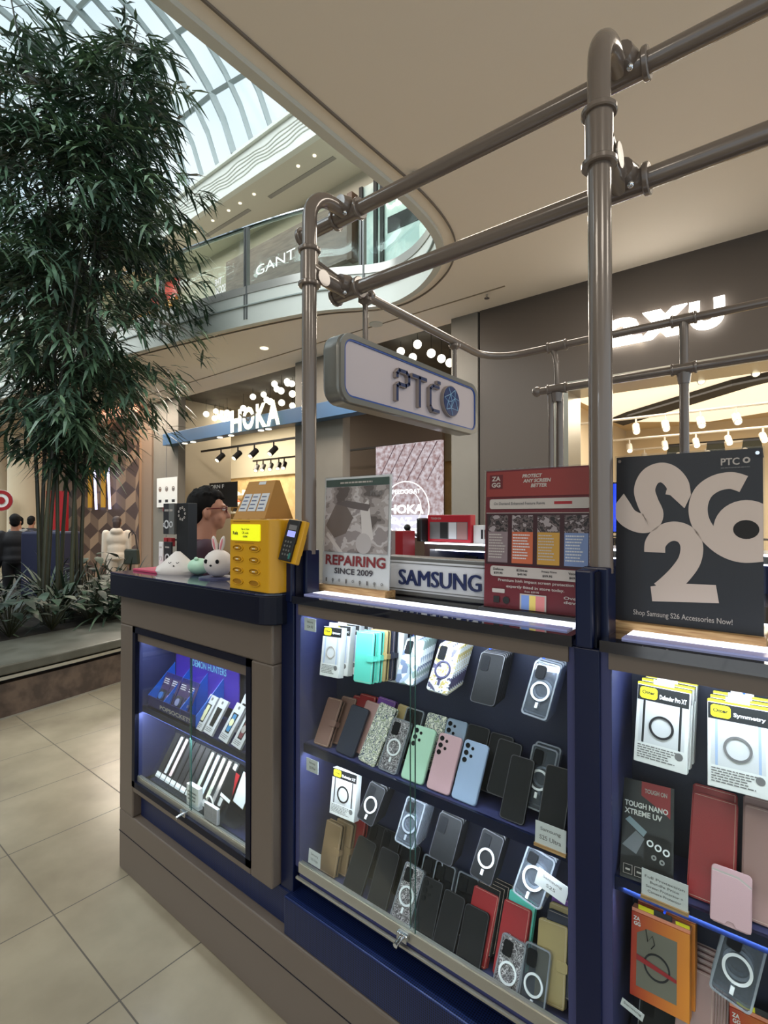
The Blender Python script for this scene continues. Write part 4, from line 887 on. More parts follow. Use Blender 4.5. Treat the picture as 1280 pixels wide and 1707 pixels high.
def price(x, y, z, w, h, rows, label, lean=12, roll=0, wood=False, seed=0, rz=0):
    t = item('price_label', label, 'price label', x, y, z, lean, roll); MB().box(-w / 2, w / 2, 0, .0012, 0, h).build('card', m_card, t)
    n = len(rows)
    for i, (s, f) in enumerate(rows): text(s, -w / 2 * f, w / 2 * f, h * (.80 - (i + .55) * .72 / n), h * (.80 - i * .72 / n), m_greyink, t, y=-.0005, bold=.01)
    if wood: MB().box(-w / 2 - .001, w / 2 + .001, -.004, .006, -.006, 0).build('wooden_foot', m_wood, t)
    return t
m_geo = blotch('geometric_print', [(226, 230, 232), (150, 162, 182), (96, 108, 134), (196, 208, 214), (128, 146, 142), (214, 218, 226)], 62, .35, True)
m_marble = blotch('marble_print', [(70, 66, 92), (200, 206, 210), (214, 216, 214), (178, 160, 92), (222, 224, 222)], 42, .35)
m_floral = blotch('floral_print', [(226, 224, 206), (94, 108, 96), (216, 214, 196), (60, 74, 94), (228, 226, 212), (150, 158, 132)], 70, .4)
m_bloom = blotch('flower_outline_print', [(82, 78, 80), (150, 146, 148), (70, 66, 70), (196, 190, 192), (90, 84, 88)], 85, .3)
Y0 = .072
# --- middle cabinet, top row (hanging)
q = box_pack('boxed_phone_case', 'white boxed phone case with yellow badge at the top left of the middle cabinet', -1.083, .078, 1.025, .078, .145, 10, -3, ringm=m_offw)
for k in range(1, 4): dup(q, (-1.083 + .014 * k, .078 + .024 * k, 1.027 + .001 * k), 'white phone case box hanging behind the front box at the top left', 'boxes hanging behind the top left box')
q = wallet('wallet_case', 'mint green wallet case with a round clasp, front of the top row', -.951, .078, 1.033, .066, .142, 10, -3, m_mint)
dup(q, (-.941, .097, 1.034), 'mint green wallet case right behind the front mint one')
wallet('wallet_case', 'gold wallet case hanging behind the two mint wallet cases', -.930, .113, 1.036, .066, .142, 10, -3, m_gold)
wallet('wallet_case', 'dark navy wallet case hanging behind the gold one in the top row', -.917, .131, 1.037, .066, .142, 10, -3, m_navyl)
t = item('boxed_phone_case', 'tall plain white box hanging behind the dark navy wallet case', 'boxed phone case', -.900, .150, 1.028, 8, -3); MB().box(-.036, .036, 0, .02, 0, .152).build('carton', m_white, t, bevel=.001)
q = case('phone_case', 'phone case with grey geometric triangle pattern, front of its hanging stack', -.800, Y0, 1.062, .062, .124, 30, -2, m_geo, 'window'); stack(q, 6, 'geometric pattern phone case hanging behind the front one', 'geometric cases behind the front one', .0095)
q = case('phone_case', 'phone case with gold and violet marble pattern and purple ring, front of its stack', -.700, Y0, 1.062, .064, .126, 30, 2, m_marble, 'window', mat('violet_ring', (66, 62, 100), .4)); stack(q, 7, 'marble pattern phone case hanging behind the front one', 'marble cases behind the front one', .0095)
q = case('phone_case', 'plain black phone case hanging in the top row, front of its stack', -.573, Y0, 1.062, .064, .122, 30, 0, m_tpu, 'window'); stack(q, 5, 'plain black phone case with pale top edge hanging behind the front one', 'black cases behind the front one of the top row', .0095)
q = case('phone_case', 'clear phone case with a white ring at the top right of the middle cabinet', -.447, Y0, 1.062, .060, .124, 30, 5, None, 'clear', m_ringw); stack(q, 3, 'clear ring phone case hanging behind the front one at the top right', 'clear cases behind the top right one', .013)
# --- middle cabinet, shelf row
q = wallet('wallet_case', 'rose brown wallet case at the far left of the shelf', -1.112, Y0, .815, .060, .140, 30, -2, m_rose); dup(q, (-1.082, .105, .816), 'rose brown wallet case just behind the far left one')
wallet('wallet_case', 'bright red wallet case standing behind the rose brown ones', -1.045, .122, .818, .062, .142, 26, 0, m_red); wallet('wallet_case', 'second red wallet case, right of the bright red one', -1.020, .138, .822, .062, .142, 20, 0, m_red)
wallet('wallet_case', 'rose gold wallet case rising behind the dark navy phone case', -.980, .096, .820, .070, .146, 29, 2, m_rosy, strap=False)
case('phone_case', 'dark navy flat phone case leaning at the left of the shelf', -1.018, Y0, .815, .070, .138, 30, 2, m_navyl)
wallet('wallet_case', 'purple wallet case behind the rose gold one on the shelf', -.952, .128, .828, .066, .145, 25, 2, m_purple)
wallet('wallet_case', 'cream wallet case with green and blue flower print on the shelf', -.933, Y0, .815, .062, .165, 30, 6, m_floral)
wallet('wallet_case', 'gold wallet case behind the flower print wallet on the shelf', -.880, .118, .822, .060, .150, 27, 3, m_gold, strap=False)
case('phone_case', 'clear phone case with white flower outlines and ring, leaning on the shelf', -.858, Y0, .815, .062, .138, 30, 1, None, 'clear', m_ringw, pat=m_bloom)
case('phone_case', 'smoky grey clear phone case behind the flower outline case', -.842, .120, .835, .062, .136, 28, 1, None, 'clear', pat=m_tpuclear)
case('phone_case', 'pale mint green phone case with five camera holes', -.778, Y0, .815, .070, .137, 30, 0, m_green, 'five')
case('phone_case', 'flower print phone case peeking out behind the pale mint green one', -.770, .122, .832, .064, .140, 28, 0, m_floral)
case('phone_case', 'blush pink phone case with five camera holes', -.698, Y0, .815, .068, .137, 30, 0, m_pink, 'five')
case('phone_case', 'blue grey phone case peeking out behind the blush pink one', -.705, .122, .835, .062, .138, 28, 0, mat('blue_grey_silicone', (140, 156, 176), .45), 'five')
case('phone_case', 'powder blue phone case with five camera holes', -.625, Y0, .815, .067, .139, 30, 1, m_lblue, 'five')
case('phone_case', 'black phone case behind the powder blue one, left of two', -.640, .122, .835, .062, .138, 28, 0, m_tpu); case('phone_case', 'black phone case behind the powder blue one, right of two', -.575, .122, .830, .062, .138, 28, 0, m_tpu)
case('phone_case', 'dark grey phone case half hidden left of the tall black one', -.545, .098, .845, .062, .125, 30, 2, m_tpu)
case('phone_case', 'tall plain black phone case standing alone on the bright shelf edge', -.500, Y0, .815, .058, .137, 30, 0, m_tpu)
q = case('phone_case', 'clear phone case with white ring behind the two black ones at the shelf right end', -.462, .105, .840, .062, .136, 29, 2, None, 'clear', m_ringw)
dup(q, (-.459, .118, .843), 'clear phone case at the back of the shelf right end')
case('phone_case', 'black phone case at the right end of the shelf behind the price card', -.412, Y0, .815, .058, .140, 30, -1, m_tpu)
price(-.402, .050, .806, .066, .045, (('Samsung', .66), ('S25 Ultra', .70)), 'grey price card on a wooden foot at the right end of the shelf', 5, 0, True)
# --- middle cabinet, below the shelf: hanging row
box_pack('boxed_phone_case', 'white boxed phone case with black ring and yellow badge below the shelf', -1.040, .088, .618, .098, .128, 10, -3, 'Defender XT', ringm=m_ink, caseb=True)
q = case('phone_case', 'black phone case with white double ring hanging below the shelf at the left', -.938, Y0, .650, .060, .100, 30, 6, m_tpu, 'window', m_ringw); stack(q, 5, 'black phone case hanging behind the left white ring case', 'black cases behind the left ring case', .0095)
q = case('phone_case', 'clear phone case with milky ring, front of the stack beside the door joint', -.802, Y0, .640, .062, .112, 30, 2, None, 'clear', m_clearrim); stack(q, 5, 'clear phone case hanging behind the front one beside the door joint', 'clear cases beside the door joint', .010)
q = case('phone_case', 'black phone case hanging below the shelf near the middle', -.690, Y0, .645, .068, .104, 30, 2, m_tpu, 'window'); stack(q, 4, 'black phone case hanging behind the middle black one', 'black cases behind the middle hanging one', .0095)
q = case('phone_case', 'black phone case with bright white ring hanging right of the middle', -.579, Y0, .648, .058, .104, 30, 6, m_tpu, 'window', m_ringw); stack(q, 4, 'black phone case hanging behind the right white ring case', 'black cases behind the right ring case', .0095)
q = case('phone_case', 'clear phone case with white ring hanging behind the upper grey price card', -.466, Y0, .652, .068, .104, 30, 10, None, 'clear', m_ringw); stack(q, 4, 'clear phone case hanging behind the one with the price card', 'clear cases behind the price card', .010)
price(-.405, .052, .708, .068, .034, (('Samsung', .62), ('S25', .3)), 'tilted grey price card hooked over the hanging clear case', 14, 12)
# --- middle cabinet, floor row
q = wallet('wallet_case', 'tan wallet case standing at the lower left of the middle cabinet', -1.093, .080, .434, .066, .142, 14, 0, m_tan); dup(q, (-1.070, .103, .436), 'tan wallet case just behind the front tan one')
wallet('wallet_case', 'dark red wallet case behind the tan ones at the lower left', -1.040, .126, .440, .062, .150, 14, 0, m_red)
case('phone_case', 'wide black wallet phone case leaning at the lower left floor', -.988, Y0, .432, .070, .138, 30, 2, m_tpu)
case('phone_case', 'black phone case second from the left on the cabinet floor', -.898, Y0, .432, .066, .140, 30, 0, m_tpu)
for i, (x_, y_) in enumerate(((-.975, .128), (-.925, .128), (-.850, .120))): case('phone_case', ('left', 'middle', 'right')[i] + ' black phone case of the back rank at the lower left', x_, y_, .452, .062, .136, 26, 0, m_tpu, 'window')
case('phone_case', 'clear flower outline phone case beside the lock of the middle cabinet', -.817, Y0, .432, .064, .134, 30, 3, None, 'clear', m_ringw, pat=m_bloom)
case('phone_case', 'black phone case with camera bumps right of the lock', -.744, Y0, .432, .060, .126, 30, -2, m_tpu, 'five'); case('phone_case', 'plain black phone case, second right of the lock', -.680, .068, .436, .060, .120, 30, 1, m_tpu)
for i, x_ in enumerate((-.775, -.735, -.665)): case('phone_case', ('left', 'middle', 'right')[i] + ' dark clear rimmed case of the back rank right of the lock', x_, .118, .448, .062, .132, 27, 0, None, 'clear', pat=m_tpuclear)
wallet('wallet_case', 'red wallet case with its cover showing above a black case on the floor', -.606, .086, .432, .068, .150, 30, 0, m_red, strap=False)
case('phone_case', 'wide black case leaning in front of the red wallet case', -.613, .070, .430, .064, .118, 30, -1, m_tpu)
q = wallet('wallet_case', 'black wallet case in the rank behind the red wallet case', -.600, .104, .450, .064, .140, 27, 0, m_tpu, 'black wallets behind the red one', False, .010); stack(q, 3, 'black wallet case in the rank behind the red wallet case', 'black wallets behind the red one', .011, .001, .006)
wallet('wallet_case', 'second red wallet case on the floor near the right end', -.519, .082, .440, .066, .150, 30, -1, m_red, strap=False)
wallet('wallet_case', 'teal green wallet case behind the second red one on the floor', -.515, .110, .456, .066, .145, 28, -1, m_mint, strap=False)
case('phone_case', 'large clear flower outline phone case at the lower right', -.515, .052, .412, .060, .126, 30, 2, None, 'clear', m_ringw, pat=m_bloom)
case('phone_case', 'clear phone case with a thick white ring beside the large flower outline one', -.452, .056, .412, .060, .132, 30, -2, None, 'clear', m_ringw)
wallet('wallet_case', 'olive gold wallet case at the lower right corner of the middle cabinet', -.420, .088, .440, .066, .148, 28, -6, m_gold)
for i, (m_, c) in enumerate(((m_navyl, 'navy'), (m_gold, 'pale gold'), (m_purple, 'purple'))): wallet('wallet_case', c + ' wallet case standing behind the olive gold one at the lower right', -.412, .104 + i * .014, .456 + i * .008, .066, .148, 27, -3, m_, strap=False, th=.011)
price(-.404, .046, .405, .064, .052, (('Samsung', .66), ('S25', .3)), 'grey price card at the bottom right corner of the middle cabinet', 5, 0)
price(-1.130, .046, 1.160, .050, .038, (('Samsung', .5), ('S24 FE', .5)), 'small white price card at the top left of the middle cabinet', 0, 0)
price(-1.120, .046, .742, .050, .038, (('Samsung', .5), ('S25 Plus', .5)), 'small white price card at the left end below the shelf', 0, 0)
price(-1.112, .046, .470, .050, .040, (('Samsung', .6), ('S25 Edge', .6)), 'small white price card at the lower left corner of the middle cabinet', 6, 0)
# hooks on the back panel belong to the cabinet
for x_, z in ((-1.04, 1.188), (-.93, 1.190), (-.80, 1.182), (-.70, 1.182), (-.573, 1.180), (-.44, 1.180), (-1.02, .765), (-.93, .752), (-.80, .752), (-.69, .752), (-.578, .752), (-.46, .752)):
    MB().tube([(x_ + 1.168, .159, z), (x_ + 1.168, .075, z + .003)], .0022, 6).build('hook', m_ledblue, MAIN)
for x_, z in ((-.19, 1.185), (-.07, 1.180), (-.20, .725), (-.09, .752), (.06, 1.18), (.18, 1.18), (.30, 1.18)):
    MB().tube([(x_ + .276, .159, z), (x_ + .276, .075, z + .003)], .0022, 6).build('hook', m_ledblue, RIGHT)
# --- right cabinet
q = box_pack('boxed_phone_case', 'white boxed phone case with thick black ring at the top left of the right cabinet', -.201, .080, 1.024, .091, .146, 12, 1, 'Defender Pro XT', ringm=m_ink, caseb=True, top=True)
stack(q, 2, 'yellow topped phone case box hanging behind the thick black ring box', 'boxes behind the thick black ring box', .025, .001, .002)
q = box_pack('boxed_phone_case', 'white boxed phone case with grey ring, right of the black ring box', -.077, .080, 1.017, .092, .146, 12, -1, ringm=m_greyink, top=True)
stack(q, 2, 'yellow topped phone case box hanging behind the grey ring box', 'boxes behind the grey ring box', .025, .001, .002)
ts = item('advert_sheet', 'black advert sheet with red corner and three ringed lenses on the right shelf', 'advert', -.222, .062, .803, 25, -3)
b = MB(); b.box(-.046, .046, 0, .002, 0, .176, 0); b.flat([(-.012, .176), (.040, .176), (.040, .120), (.030, .128), (-.012, .150)], -.0006, 1); b.flat([(-.04, .100), (-.032, .108), (.0, .088), (-.006, .078)], -.0006, 2); b.flat([(-.044, .055), (-.02, .085), (-.004, .075), (-.018, .045)], -.0006, 3); b.flat(rrect(-.004, .042, .030, .085, .008), -.0008, 4)
b.flat([(-.046, .005), (-.046, .036), (-.010, .044), (.012, .02), (.03, .005)], -.0004, 4)
b.build('sheet', [m_black, m_red, mat('lens_protector_blue', (130, 150, 160), .3), mat('glove_grey', (110, 114, 120), .5), m_dark], ts)
for i in range(3): MB().ring(.006 + i * .014, .070 - i * .004, .0035, .0060, -.0020, -.0008, 0, 18).build('ringed_lens', m_ringw, ts)
for i in range(2): MB().ring(.013 + i * .014, .048 - i * .004, .002, .0045, -.0020, -.0008, 0, 16).build('small_lens', m_steel, ts)
text('TOUGH ON', -.006, .034, .156, .164, m_offw, ts, y=-.001, bold=.03); text('TOUGH NANO', -.042, .036, .126, .136, m_white, ts, y=-.001, bold=.03); text('XTREME UV', -.042, .026, .112, .122, m_white, ts, y=-.001, bold=.03)
for i in range(4): x = -.040 + i * .020; b = MB(); b.box(x, x + .016, -.0012, -.0006, .008, .0086); b.box(x, x + .016, -.0012, -.0006, .0234, .024); b.box(x, x + .0006, -.0012, -.0006, .008, .024); b.box(x + .0154, x + .016, -.0012, -.0006, .008, .024); b.box(x + .004, x + .012, -.0012, -.0006, .014, .017); b.build('icon', m_offw, ts)
q = wallet('wallet_case', 'deep red wallet case in the middle of the right shelf', -.120, .080, .803, .073, .178, 29, 0, m_red, strap=False); dup(q, (-.122, .098, .812), 'deep red wallet case just behind the front red one of the right shelf')
q = wallet('wallet_case', 'dusty rose wallet case at the right edge of the photo on the right shelf', -.036, .080, .803, .075, .182, 29, 0, m_rosy, strap=False); dup(q, (-.038, .098, .812), 'dusty rose wallet case just behind the front dusty rose one')
t = item('card_wallet', 'small blush pink magnetic card wallet leaning on the right shelf edge', 'card wallet', -.088, .050, .796, 22, 0)
MB().prism(rrect(-.030, .030, 0, .088, .007), 0, .005).build('back', m_pink, t, bevel=.001); MB().prism([(-.029, .002), (-.008, .002), (-.004, .008), (.004, .008), (.008, .002), (.029, .002), (.029, .068), (.010, .077), (-.029, .078)], -.002, 0).build('pocket', m_pink, t, bevel=.0006)
MB().flat([(-.029, .078), (.010, .077), (.029, .068), (.029, .071), (.011, .080), (-.029, .081)], -.0008).build('pale_edge', m_offw, t)
price(-.188, .046, .794, .076, .046, (('Full Protection', .86), ('Bundle Price', .62), ('Screen Protector +', .8), ('Camera Protector', .72)), 'grey price card on a wooden foot on the right shelf', 5, 0, True)
t = item('boxed_phone_case', 'orange boxed phone case with a grey window in the lower right cabinet', 'boxed phone case', -.205, .082, .565, 12, -1)
m_org = mat('orange_print', (196, 84, 40), .45); n = m_org.node_tree; bb = n.nodes['Principled BSDF']; t_ = n.nodes.new('ShaderNodeTexCoord'); s_ = n.nodes.new('ShaderNodeSeparateXYZ'); cr = n.nodes.new('ShaderNodeMapRange'); mx = n.nodes.new('ShaderNodeMix'); mx.data_type = 'RGBA'
cr.inputs['From Min'].default_value = -.05; cr.inputs['From Max'].default_value = .05; mx.inputs['A'].default_value = (*lin((172, 50, 34)), 1); mx.inputs['B'].default_value = (*lin((228, 140, 48)), 1)
n.links.new(t_.outputs['Object'], s_.inputs[0]); n.links.new(s_.outputs[0], cr.inputs['Value']); n.links.new(cr.outputs[0], mx.inputs['Factor']); n.links.new(mx.outputs['Result'], bb.inputs['Base Color'])
MB().box(-.051, .051, 0, .026, 0, .146).build('carton', m_org, t, bevel=.001); MB().flat([(-.040, .020), (.030, .020), (.030, .125), (-.022, .125), (-.040, .112)], -.0005).build('window', mat('window_grey', (112, 108, 96), .4), t)
MB().ring(-.004, .066, .020, .023, -.002, -.0008, 0, 30).build('magnet_ring', m_ink, t); MB().flat([(-.040, .066), (.030, .056), (.030, .062), (-.040, .076)], -.0025).build('red_ribbon', m_red, t); b = MB(); b.tube([(-.024, -.003, .125), (-.02, -.003, .105), (-.012, -.003, .118), (-.008, -.003, .104), (-.014, -.003, .095)], .0008, 5); b.build('printed_line', m_ink, t)
text('ZA', -.047, -.035, .133, .140, m_white, t, y=-.0006, bold=.03); text('GG', -.046, -.034, .124, .131, m_white, t, y=-.0006, bold=.03)
MB().box(-.051, .051, .004, .026, .146, .152).build('pale_top', mat('peach_print', (232, 150, 120), .5), t); MB().box(-.040, -.012, .006, .007, .146, .160).build('yellow_tag', m_yellowl, t); MB().box(.026, .050, .006, .007, .146, .158).build('yellow_tag', m_yellowl, t); MB().box(-.012, .020, .006, .007, .146, .162).build('hang_tab', m_black, t)
dup(t, (-.200, .112, .568), 'orange boxed phone case hanging right behind the front orange one')
dup(t, (-.045, .120, .440), 'orange boxed phone case low behind the clear ring case in the right cabinet')
q = case('phone_case', 'clear phone case with thick white rings hanging in the lower right cabinet', -.092, .068, .655, .064, .112, 30, 12, None, 'clear', m_ringw); stack(q, 3, 'clear phone case hanging behind the thick white ring one', 'clear cases of the lower right cabinet', .012)
q = wallet('wallet_case', 'rose gold wallet case standing behind the orange box', -.150, .086, .500, .060, .140, 26, 0, m_rosy, 'rose gold wallets beside the orange box', False, .010); stack(q, 5, 'rose gold wallet case standing behind the orange box', 'rose gold wallets beside the orange box', .011, .004, .004)
case('phone_case', 'black phone case on the floor of the right cabinet under the orange box', -.215, .080, .432, .066, .130, 28, 0, m_tpu, 'window')
price(-.245, .046, .560, .040, .014, (('Samsung', .8),), 'narrow white price slip below the orange box', 5, 14)
# a few more boxes to the right of the frame edge, seen from a step to the side
for i, (x_, ttl) in enumerate(((.055, 'Defender'), (.175, 'Symmetry'))): box_pack('boxed_phone_case', ('first', 'second')[i] + ' white boxed phone case right of the grey ring box', x_, .080, 1.018, .092, .146, 12, 0, ttl, top=True)

# ------------------------------------------------------------ left cabinet contents
m_kp = mat('violet_card', (74, 52, 170), .45); m_kb = mat('bright_blue_card', (40, 98, 200), .4); m_kd = mat('dark_blue_card', (36, 34, 92), .45)
t = thing('counter_display', 'violet and blue card display with round phone grips on the left upper shelf', 'display', (-2.085, .030, .722))
MB().box(.01, .46, .118, .122, .05, .262).build('header_card', m_kp, t); MB().prism([(0, 0), (.36, 0), (.36, .045), (0, .045)], 0, .003).build('front_lip', m_kd, t)
b = MB()
for x_ in (0, .125, .25, .36): b.add([(x_, 0, 0), (x_, .118, 0), (x_, .118, .155), (x_, 0, .045), (x_ + .003, 0, 0), (x_ + .003, .118, 0), (x_ + .003, .118, .155), (x_ + .003, 0, .045)], [(3, 2, 1, 0), (4, 5, 6, 7), (0, 4, 7, 3), (3, 7, 6, 2), (1, 2, 6, 5), (0, 1, 5, 4)])
b.build('dividers', m_kb, t); MB().box(0, .36, 0, .12, 0, .004).build('tray_floor', m_kd, t)
text('DEMON HUNTERS', .14, .38, .165, .192, mat('lit_cyan_ink', (140, 214, 240), .5), t, y=.117, bold=.01); text('KPOP', .20, .32, .205, .24, mat('cyan_ink', (150, 200, 240), .5), t, y=.117, bold=.02)
text('POPSOCKETS', .10, .33, .010, .026, m_offw, t, y=-.0006, bold=.02)
m_bp = mat('plum_card', (64, 50, 88), .5)
def blister(x, y, z, col, nm, roll=0):
    q = item('phone_grip_pack', nm, 'phone grip', x, y, z, 24, roll); MB().box(-.030, .030, 0, .002, 0, .125).build('backing_card', m_bp, q); MB().box(-.030, .030, -.0006, .0, .108, .125).build('top_strip', m_kd, q)
    MB().prism(rrect(-.022, .022, .008, .058, .008), -.006, 0).build('blister', m_clear, q); MB().tube([(0, -.010, .034), (0, -.002, .034)], .014, 18).build('grip', col, q); lines(q, -.024, .022, .104, .080, 3, m_white, -.0006, seed=2)
    return q
for i, (x_, c, nm) in enumerate(((-2.035, (60, 110, 190), 'blue round phone grip pack at the left of the violet display'), (-1.972, (190, 140, 200), 'pink round phone grip pack beside the blue one'), (-1.905, (120, 124, 160), 'grey round phone grip pack in the middle tray'), (-1.845, (150, 150, 190), 'pale lilac round phone grip pack in the middle tray'))):
    blister(x_, .052, .735, mat('grip_colour', c, .35), nm)
def band(x, y, z, c1, c2, nm, L=.125, roll=4):
    q = item('watch_band_pack', nm, 'watch band', x, y, z, 32, roll); MB().box(-.027, .027, 0, .010, 0, L).build('carton', m_card, q, bevel=.0008); MB().flat([(-.012, L * .22), (.012, L * .22), (.016, L * .75), (-.016, L * .75)], -.0005).build('window', m_dark, q)
    MB().flat(rrect(-.009, .009, L * .26, L * .72, .004), -.0010).build('strap', c1, q); MB().flat(circ(0, L * .5, .013, 20, .85), -.0018).build('watch_face', c2, q); MB().flat(circ(0, L * .90, .006, 12), -.0008).build('hang_hole', m_greyink, q); lines(q, -.022, .02, L * .18, L * .05, 3, m_greyink, -.0008, seed=4)
    return q
c_cream = mat('cream_strap', (226, 222, 176), .5); c_bl = mat('blue_strap', (60, 130, 180), .5)
band(-1.715, .030, .722, c_cream, c_cream, 'watch band pack with a cream strap at the front of the upper shelf'); band(-1.650, .030, .722, m_tpu, m_tpu, 'watch band pack with a black strap beside the cream one')
band(-1.556, .030, .722, c_bl, c_cream, 'watch band pack with a cream and blue strap', .130, 6); band(-1.480, .030, .722, mat('maroon_strap', (120, 52, 60), .5), m_offw, 'watch band pack with a maroon pattern strap at the right of the upper shelf', .120, 6)
for i, x_ in enumerate((-1.565, -1.50, -1.435)): band(x_, .082, .735, m_tpu, m_greyink, ('left', 'middle', 'right')[i] + ' grey watch band pack of the back rank on the upper left shelf', .130, 0)
# tray of watch straps, lower level
t = thing('acrylic_tray', 'sloping clear acrylic tray holding a row of boxed straps', 'tray', (-2.045, .028, .440)); t.rotation_euler = (math.radians(-32), 0, 0)
t.location = (-2.045, .028, .428)
b = MB(); b.box(0, .47, .010, .013, 0, .185); b.box(0, .003, -.012, .010, 0, .18); b.box(.467, .47, -.012, .010, 0, .18); b.box(0, .47, -.014, -.011, 0, .03); b.build('tray', m_acryl, t)
m_sb = mat('black_strap_box', (40, 38, 42), .4)
SC = [(40, 40, 44), (214, 214, 216), (232, 206, 206), (52, 50, 54), (46, 44, 48), (60, 56, 58), (48, 46, 50), (196, 206, 190), (206, 214, 224), (226, 224, 200), (228, 206, 190), (226, 222, 216)]
CN = ['charcoal', 'light grey', 'pale pink', 'first black', 'second black', 'third black', 'fourth black', 'white and black dotted', 'silver blue', 'cream yellow', 'peach', 'ivory']
for i, c in enumerate(SC):
    q = item('watch_strap_box', CN[i] + ' watch strap in a slim black box in the sloping tray', 'watch strap', -2.026 + i * .0375, .040, .442, 32, 0)
    MB().box(-.0165, .0165, .0, .010, 0, .175).build('slim_box', m_sb, q); MB().flat(rrect(-.009, .009, .028, .170, .004), -.0008).build('strap', mat('strap_colour', c, .45), q); MB().box(-.0155, .0155, -.0014, 0, .002, .022).build('white_end_label', m_white, q)
t = thing('card_stand', 'clear acrylic stand with small phone cards and a white cable loop', 'stand', (-1.60, .040, .430)); MB().box(-.06, .10, .0, .06, 0, .006).build('foot', m_acryl, t)
for i in range(4): MB().box(-.055 + i * .012, -.053 + i * .012, 0, .055, .006, .09).build('divider', m_acryl, t)
def loop(): return [(-.03 + .022 * math.cos(a * PI / 10), -.010, .035 + .040 * math.sin(a * PI / 10)) for a in range(0, 11)]
MB().tube([(-.008, -.010, .006)] + loop() + [(-.052, -.010, .006)], .003, 8).build('cable_loop', m_white, t, smooth=True)
q = item('gift_card_pack', 'black and red card pack standing in the clear acrylic stand', 'card pack', -1.575, .052, .500, 20, 8); MB().box(-.032, .032, 0, .003, 0, .100).build('card', m_black, q); MB().flat([(.008, .1), (.032, .1), (.032, .03)], -.0006).build('red_corner', m_red, q); MB().rect(-.030, .030, .003, .014, -.0006).build('white_edge', m_white, q)
q = item('gift_card_pack', 'silver and red card pack right of the black and red one', 'card pack', -1.505, .058, .505, 20, 8); MB().box(-.030, .030, 0, .003, 0, .100).build('card', m_card, q); MB().flat([(-.02, .1), (.030, .1), (.030, .05)], -.0006).build('red_corner', m_red, q)
t = thing('strap_box', 'small white box with a label leaning at the front of the sloping tray', 'box', (-1.735, .024, .430)); MB().box(-.040, .040, 0, .018, 0, .078).build('carton', m_white, t, bevel=.001); lines(t, -.03, .03, .06, .02, 3, m_greyink, -.0006)
t = thing('strap_box', 'small frosted box in front of the clear acrylic stand', 'box', (-1.600, .016, .430)); MB().box(-.045, .035, 0, .012, 0, .055).build('carton', m_card, t, bevel=.001)
price(-1.405, .030, .452, .035, .055, (('Cable', .8),), 'white price card at the right end of the left cabinet floor', 6)

# ------------------------------------------------------------ things on the worktop
ZT = 1.267
t = thing('power_bank_machine', 'yellow power bank rental machine with eight slots on the worktop', 'rental machine', (-1.445, -.018, ZT), (0, 0, math.radians(-1)))
o = [(0, .0)] + [(.19 + .035 * math.sin(a * PI / 12), .035 - .035 * math.cos(a * PI / 12)) for a in range(0, 7)] + [(.225, .10), (0, .10)]
MB().slab(o, 0, .228).build('housing', m_yellow, t, bevel=.003, smooth=True); MB().slab([(x, y) for x, y in o], -.001, .004).build('foot', m_black, t)
for r in range(4):
    for c in range(2):
        x = .018 + c * .088; z = .020 + r * .036
        b = MB(); b.flat(rrect(x, x + .055, z, z + .016, .005), -.0006); b.build('slot', m_yellowd, t); b = MB(); b.ring(x + .0275, z + .008, .0085, .0105, -.003, 0, 0, 24, ex=2.9); b.build('slot_rim', m_yellow, t, smooth=True)
        if r: MB().box(x + .012, x + .043, -.003, -.0008, z + .005, z + .011).build('power_bank', m_yellow, t); MB().box(x + .020, x + .034, -.0036, -.003, z + .007, z + .0095).build('slot_mark', m_white, t)
MB().prism(rrect(.014, .165, .160, .212, .004), -.004, 0).build('lit_panel', m_pagelow, t)
text('Rela', .024, .052, .178, .190, m_ink, t, y=-.0046, bold=.03)
for i, (s, a, c) in enumerate((('Tap or Scan', .068, .112), ('OR code', .074, .108), ('outlet', .078, .104))): text(s, a, c, .192 - i * .011, .200 - i * .011, m_ink, t, y=-.0046, bold=.02)
b = MB(); b.box(.02, .11, -.001, .0, .219, .222); b.box(.03, .13, -.001, .0, .152, .154); b.build('panel_gap', m_yellowd, t)
t = thing('cardboard_topper', 'brown cardboard price topper standing on the yellow machine', 'cardboard sign', (-1.440, -.010, ZT + .229), (0, 0, math.radians(-1)))
b = MB(); b.prism([(0, 0), (.185, 0)] + [(.185, .001)] + [(0, .001)], 0, .08)
vs = [(.0, 0, 0), (.168, 0, 0), (.168, .115, 0), (0, .115, 0), (.018, .050, .124), (.160, .050, .124), (.160, .066, .124), (.018, .066, .124)]
b.add(vs, [(0, 1, 5, 4), (1, 2, 6, 5), (2, 3, 7, 6), (3, 0, 4, 7), (4, 5, 6, 7)]); b.build('folded_card', m_cardb, t, bevel=.001)
def onslope(u, v): return (.004 + u * (.160 - .022 * v) + v * .018, v * .050 - .0012, v * .124)
m_bgi = mat('blue_grey_ink', (90, 100, 130), .6)
for i in range(3):
    b = MB(); u0 = .06 + i * .31; b.add([onslope(u0, .20), onslope(u0 + .27, .20), onslope(u0 + .27, .66), onslope(u0, .66)], [(0, 1, 2, 3)])
    for k in range(4): z = .26 + k * .1; b.add([tuple(Vector(onslope(u0 + uu, zz)) + Vector((0, -.0006, 0))) for uu, zz in ((.03, z), (.2, z), (.2, z + .03), (.03, z + .03))], [(0, 1, 2, 3)], 1)
    b.build('price_panel', [m_card, m_bgi], t)
b = MB(); b.add([onslope(.42, .9), onslope(.68, .9), onslope(.68, .98), onslope(.42, .98)], [(0, 1, 2, 3)]); b.build('top_label', m_card, t)
t = thing('card_terminal', 'tilted yellow and black payment terminal beside the yellow machine', 'payment terminal', (-1.178, -.002, ZT + .098)); t.rotation_euler = (Matrix.Rotation(math.radians(-14), 4, 'X') @ Matrix.Rotation(math.radians(6), 4, 'Y')).to_euler()
